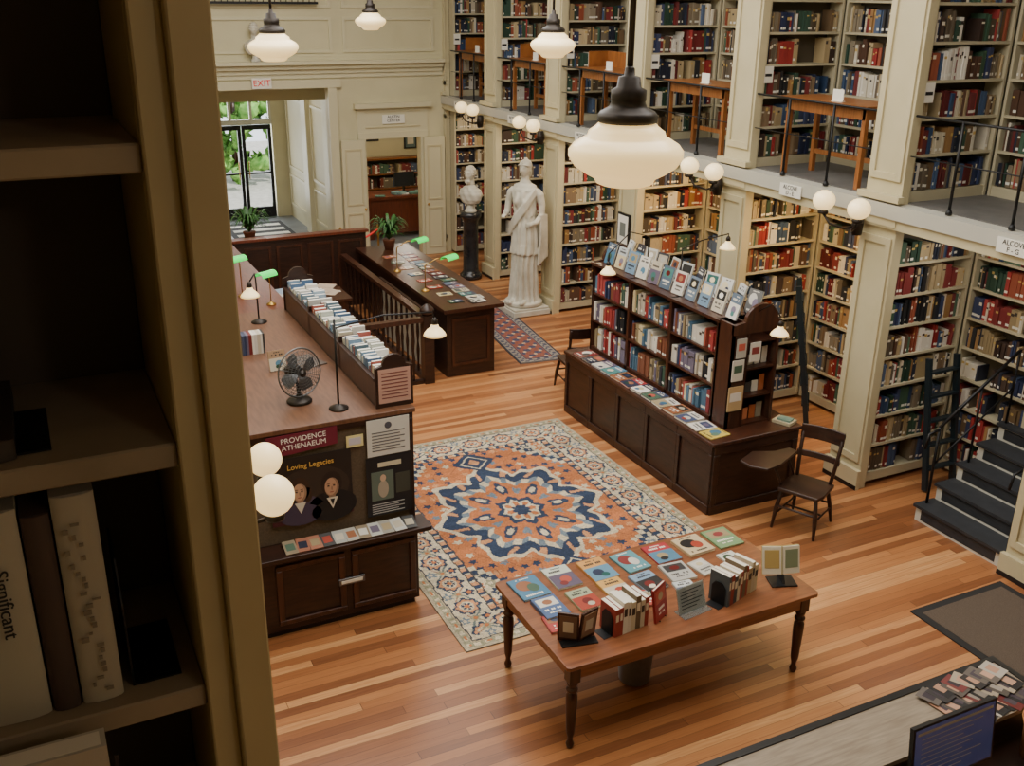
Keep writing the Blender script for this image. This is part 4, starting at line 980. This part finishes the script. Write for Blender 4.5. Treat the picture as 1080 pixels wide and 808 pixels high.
b=MB()
for x in (5.05,5.75): b.lathe([(.14,0),(.13,.02),(.02,.05),(.018,.9),(.03,.92),(0,.95)],'brass',(x,17.3,0),16)
b.tube([(5.05+.7*i/10,17.3,.86-.16*math.sin(pi*i/10)) for i in range(11)],.018,'red_ink',8);b.build('rope_barrier')

# ---------------- foreground bookcase on the gallery -----------------
b=MB();YF=.94
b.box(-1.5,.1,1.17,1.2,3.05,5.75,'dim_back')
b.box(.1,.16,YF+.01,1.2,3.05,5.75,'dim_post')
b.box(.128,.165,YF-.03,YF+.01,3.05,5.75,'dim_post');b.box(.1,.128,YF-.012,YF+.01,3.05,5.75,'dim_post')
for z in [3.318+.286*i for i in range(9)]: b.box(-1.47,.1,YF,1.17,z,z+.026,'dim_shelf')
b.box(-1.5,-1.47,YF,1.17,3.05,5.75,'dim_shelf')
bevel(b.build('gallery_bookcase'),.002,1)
zs=[3.318+.286*i+.027 for i in range(9)]
b=MB()
def spine(x0,x1,z,h,c,y=YF+.02,lab=None):
    b.box(x0,x1,y+.004,y+.17,z,z+h,'bookcloth',c);n=6
    vs=[];
    for i in range(n+1):
        a=pi*i/n;vs+=[((x0+x1)/2-(x1-x0)/2*math.cos(a),y+.004-.006*math.sin(a),z),((x0+x1)/2-(x1-x0)/2*math.cos(a),y+.004-.006*math.sin(a),z+h)]
    b.add(vs,[(2*i,2*i+2,2*i+3,2*i+1) for i in range(n)],'bookcloth',c,True)
    if lab: b.box(x0+(x1-x0)*.2,x1-(x1-x0)*.2,y-.004,y-.002,z+.02,z+.05,'paper')
spine(-.112,-.05,zs[3],.235,(168,160,142));spine(-.048,-.022,zs[3],.225,(70,54,48));spine(-.02,.02,zs[3],.24,(164,154,136));spine(-.19,-.114,zs[3],.24,(120,110,98));spine(-.26,-.192,zs[3],.22,(80,60,50))
random.seed(6)
for i in range(26): 
    xx=R(-.014,.008);zz=zs[3]+.015+i*.0078;b.box(xx,xx+R(.003,.008),YF+.0132,YF+.0142,zz,zz+R(.002,.006),'cover',(122,112,96))
spine(-.15,-.09,zs[4],.22,(96,90,84),lab=True);spine(-.22,-.152,zs[4],.23,(100,70,58));spine(-.086,-.04,zs[4],.02,(60,50,44))
spine(-.2,-.14,zs[5],.18,(70,64,60));spine(-.3,-.202,zs[5],.2,(80,60,52))
random.seed(3)
for zz in zs[1:7]:
    x=-1.45
    while x<-.36: t=R(.025,.06);spine(x,x+t-.002,zz,R(.18,.24),pc(PAL));x+=t
o=b.build('gallery_books')
text('lettering','Significant\nSisters',.019,(-.082,YF+.013,zs[3]+.14),(pi/2,pi/2,0),'black_ink',o,.0005)
b=MB();b.M=T(-.1,.965,zs[2]+.001,0)@Matrix.Rotation(.235,4,'X');b.box(-.11,.095,-.022,0,0,.31,'cover',(170,164,152));b.box(-.105,.09,-.019,-.003,.3,.3105,'cover',(210,204,190))
o=b.build('oversize_book');text('lettering','NATION',.042,(-.075,.965-.022-.062,zs[2]+.001+.262),(pi/2+.235,0,0),'black_ink',o,.0005)
b=MB();pts=[(.0,0),(.13,0),(.13,.1),(.1,.14),(.03,.14),(0,.1)]
for x,z in ((.03,zs[3]),(-.06,zs[4])): b.prism([(YF+.03+p[0],z+p[1]) for p in pts],x,x+.002,'black_iron',axis='x');b.box(x-.0,x+.05,YF+.03,YF+.14,z,z+.002,'black_iron')
b.build('metal_bookends')

# ---------------- lights -----------------
def area(name,loc,rot,sx,sy,e,col):
    l=bpy.data.lights.new(name,'AREA');l.shape='RECTANGLE';l.size=sx;l.size_y=sy;l.energy=e;l.color=col
    o=bpy.data.objects.new(name,l);bpy.context.scene.collection.objects.link(o);o.location=loc;o.rotation_euler=rot;return o
area('skylight',(3.8,9.0,7.12),(0,0,0),4.2,12.6,860,(1,.975,.93))
area('high_side_fill',(.62,9.0,5.8),(0,-math.radians(70),0),2.2,11,230,(1,.975,.93))  # added side light for direction and sheen; left wall has no window
area('entry_daylight',(4.6,23.3,1.6),(-pi/2,0,0),1.3,2.6,60,(.95,.98,1))
def point(name,loc,e,col,r=.1):
    l=bpy.data.lights.new(name,'POINT');l.energy=e;l.color=col;l.shadow_soft_size=r
    o=bpy.data.objects.new(name,l);bpy.context.scene.collection.objects.link(o);o.location=loc
point('entry_lamp',(4.3,20.5,2.8),24,(1,.95,.85));point('office_lamp',(7.2,19.8,2.6),45,(1,.88,.7))
point('gallery_fill',(.9,-.9,5.3),9,(1,.92,.82))  # added fill behind the camera for the near bookcase; no fixture
l=bpy.data.lights.new('sun','SUN');l.energy=5;l.angle=.01;l.color=(1,.96,.88);o=bpy.data.objects.new('sun',l);bpy.context.scene.collection.objects.link(o)
o.rotation_euler=Vector((-.55,.45,-.8)).to_track_quat('-Z','Y').to_euler()
w=bpy.data.worlds.new('World');bpy.context.scene.world=w;w.use_nodes=True
bg=w.node_tree.nodes['Background'];bg.inputs[0].default_value=(.88,.94,1,1);bg.inputs[1].default_value=2.2

# ---------------- camera -----------------
f,th,ps,ro=1060.2,math.radians(21.26),math.radians(26.19),math.radians(.69)
s,c=math.sin,math.cos
fw=Vector((s(ps)*c(th),c(ps)*c(th),-s(th)));r=Vector((c(ps),-s(ps),0));u=r.cross(fw)
r2=r*c(ro)+u*s(ro);u2=u*c(ro)-r*s(ro)
cam=bpy.data.cameras.new('camera');cam.sensor_width=36;cam.sensor_fit='HORIZONTAL';cam.lens=36*f/1080;cam.clip_start=.02
co=bpy.data.objects.new('camera',cam);bpy.context.scene.collection.objects.link(co)
m=Matrix.Identity(4)
for i in range(3): m[i][0]=r2[i];m[i][1]=u2[i];m[i][2]=-fw[i]
m[2][3]=4.9;co.matrix_world=m
bpy.context.scene.camera=co
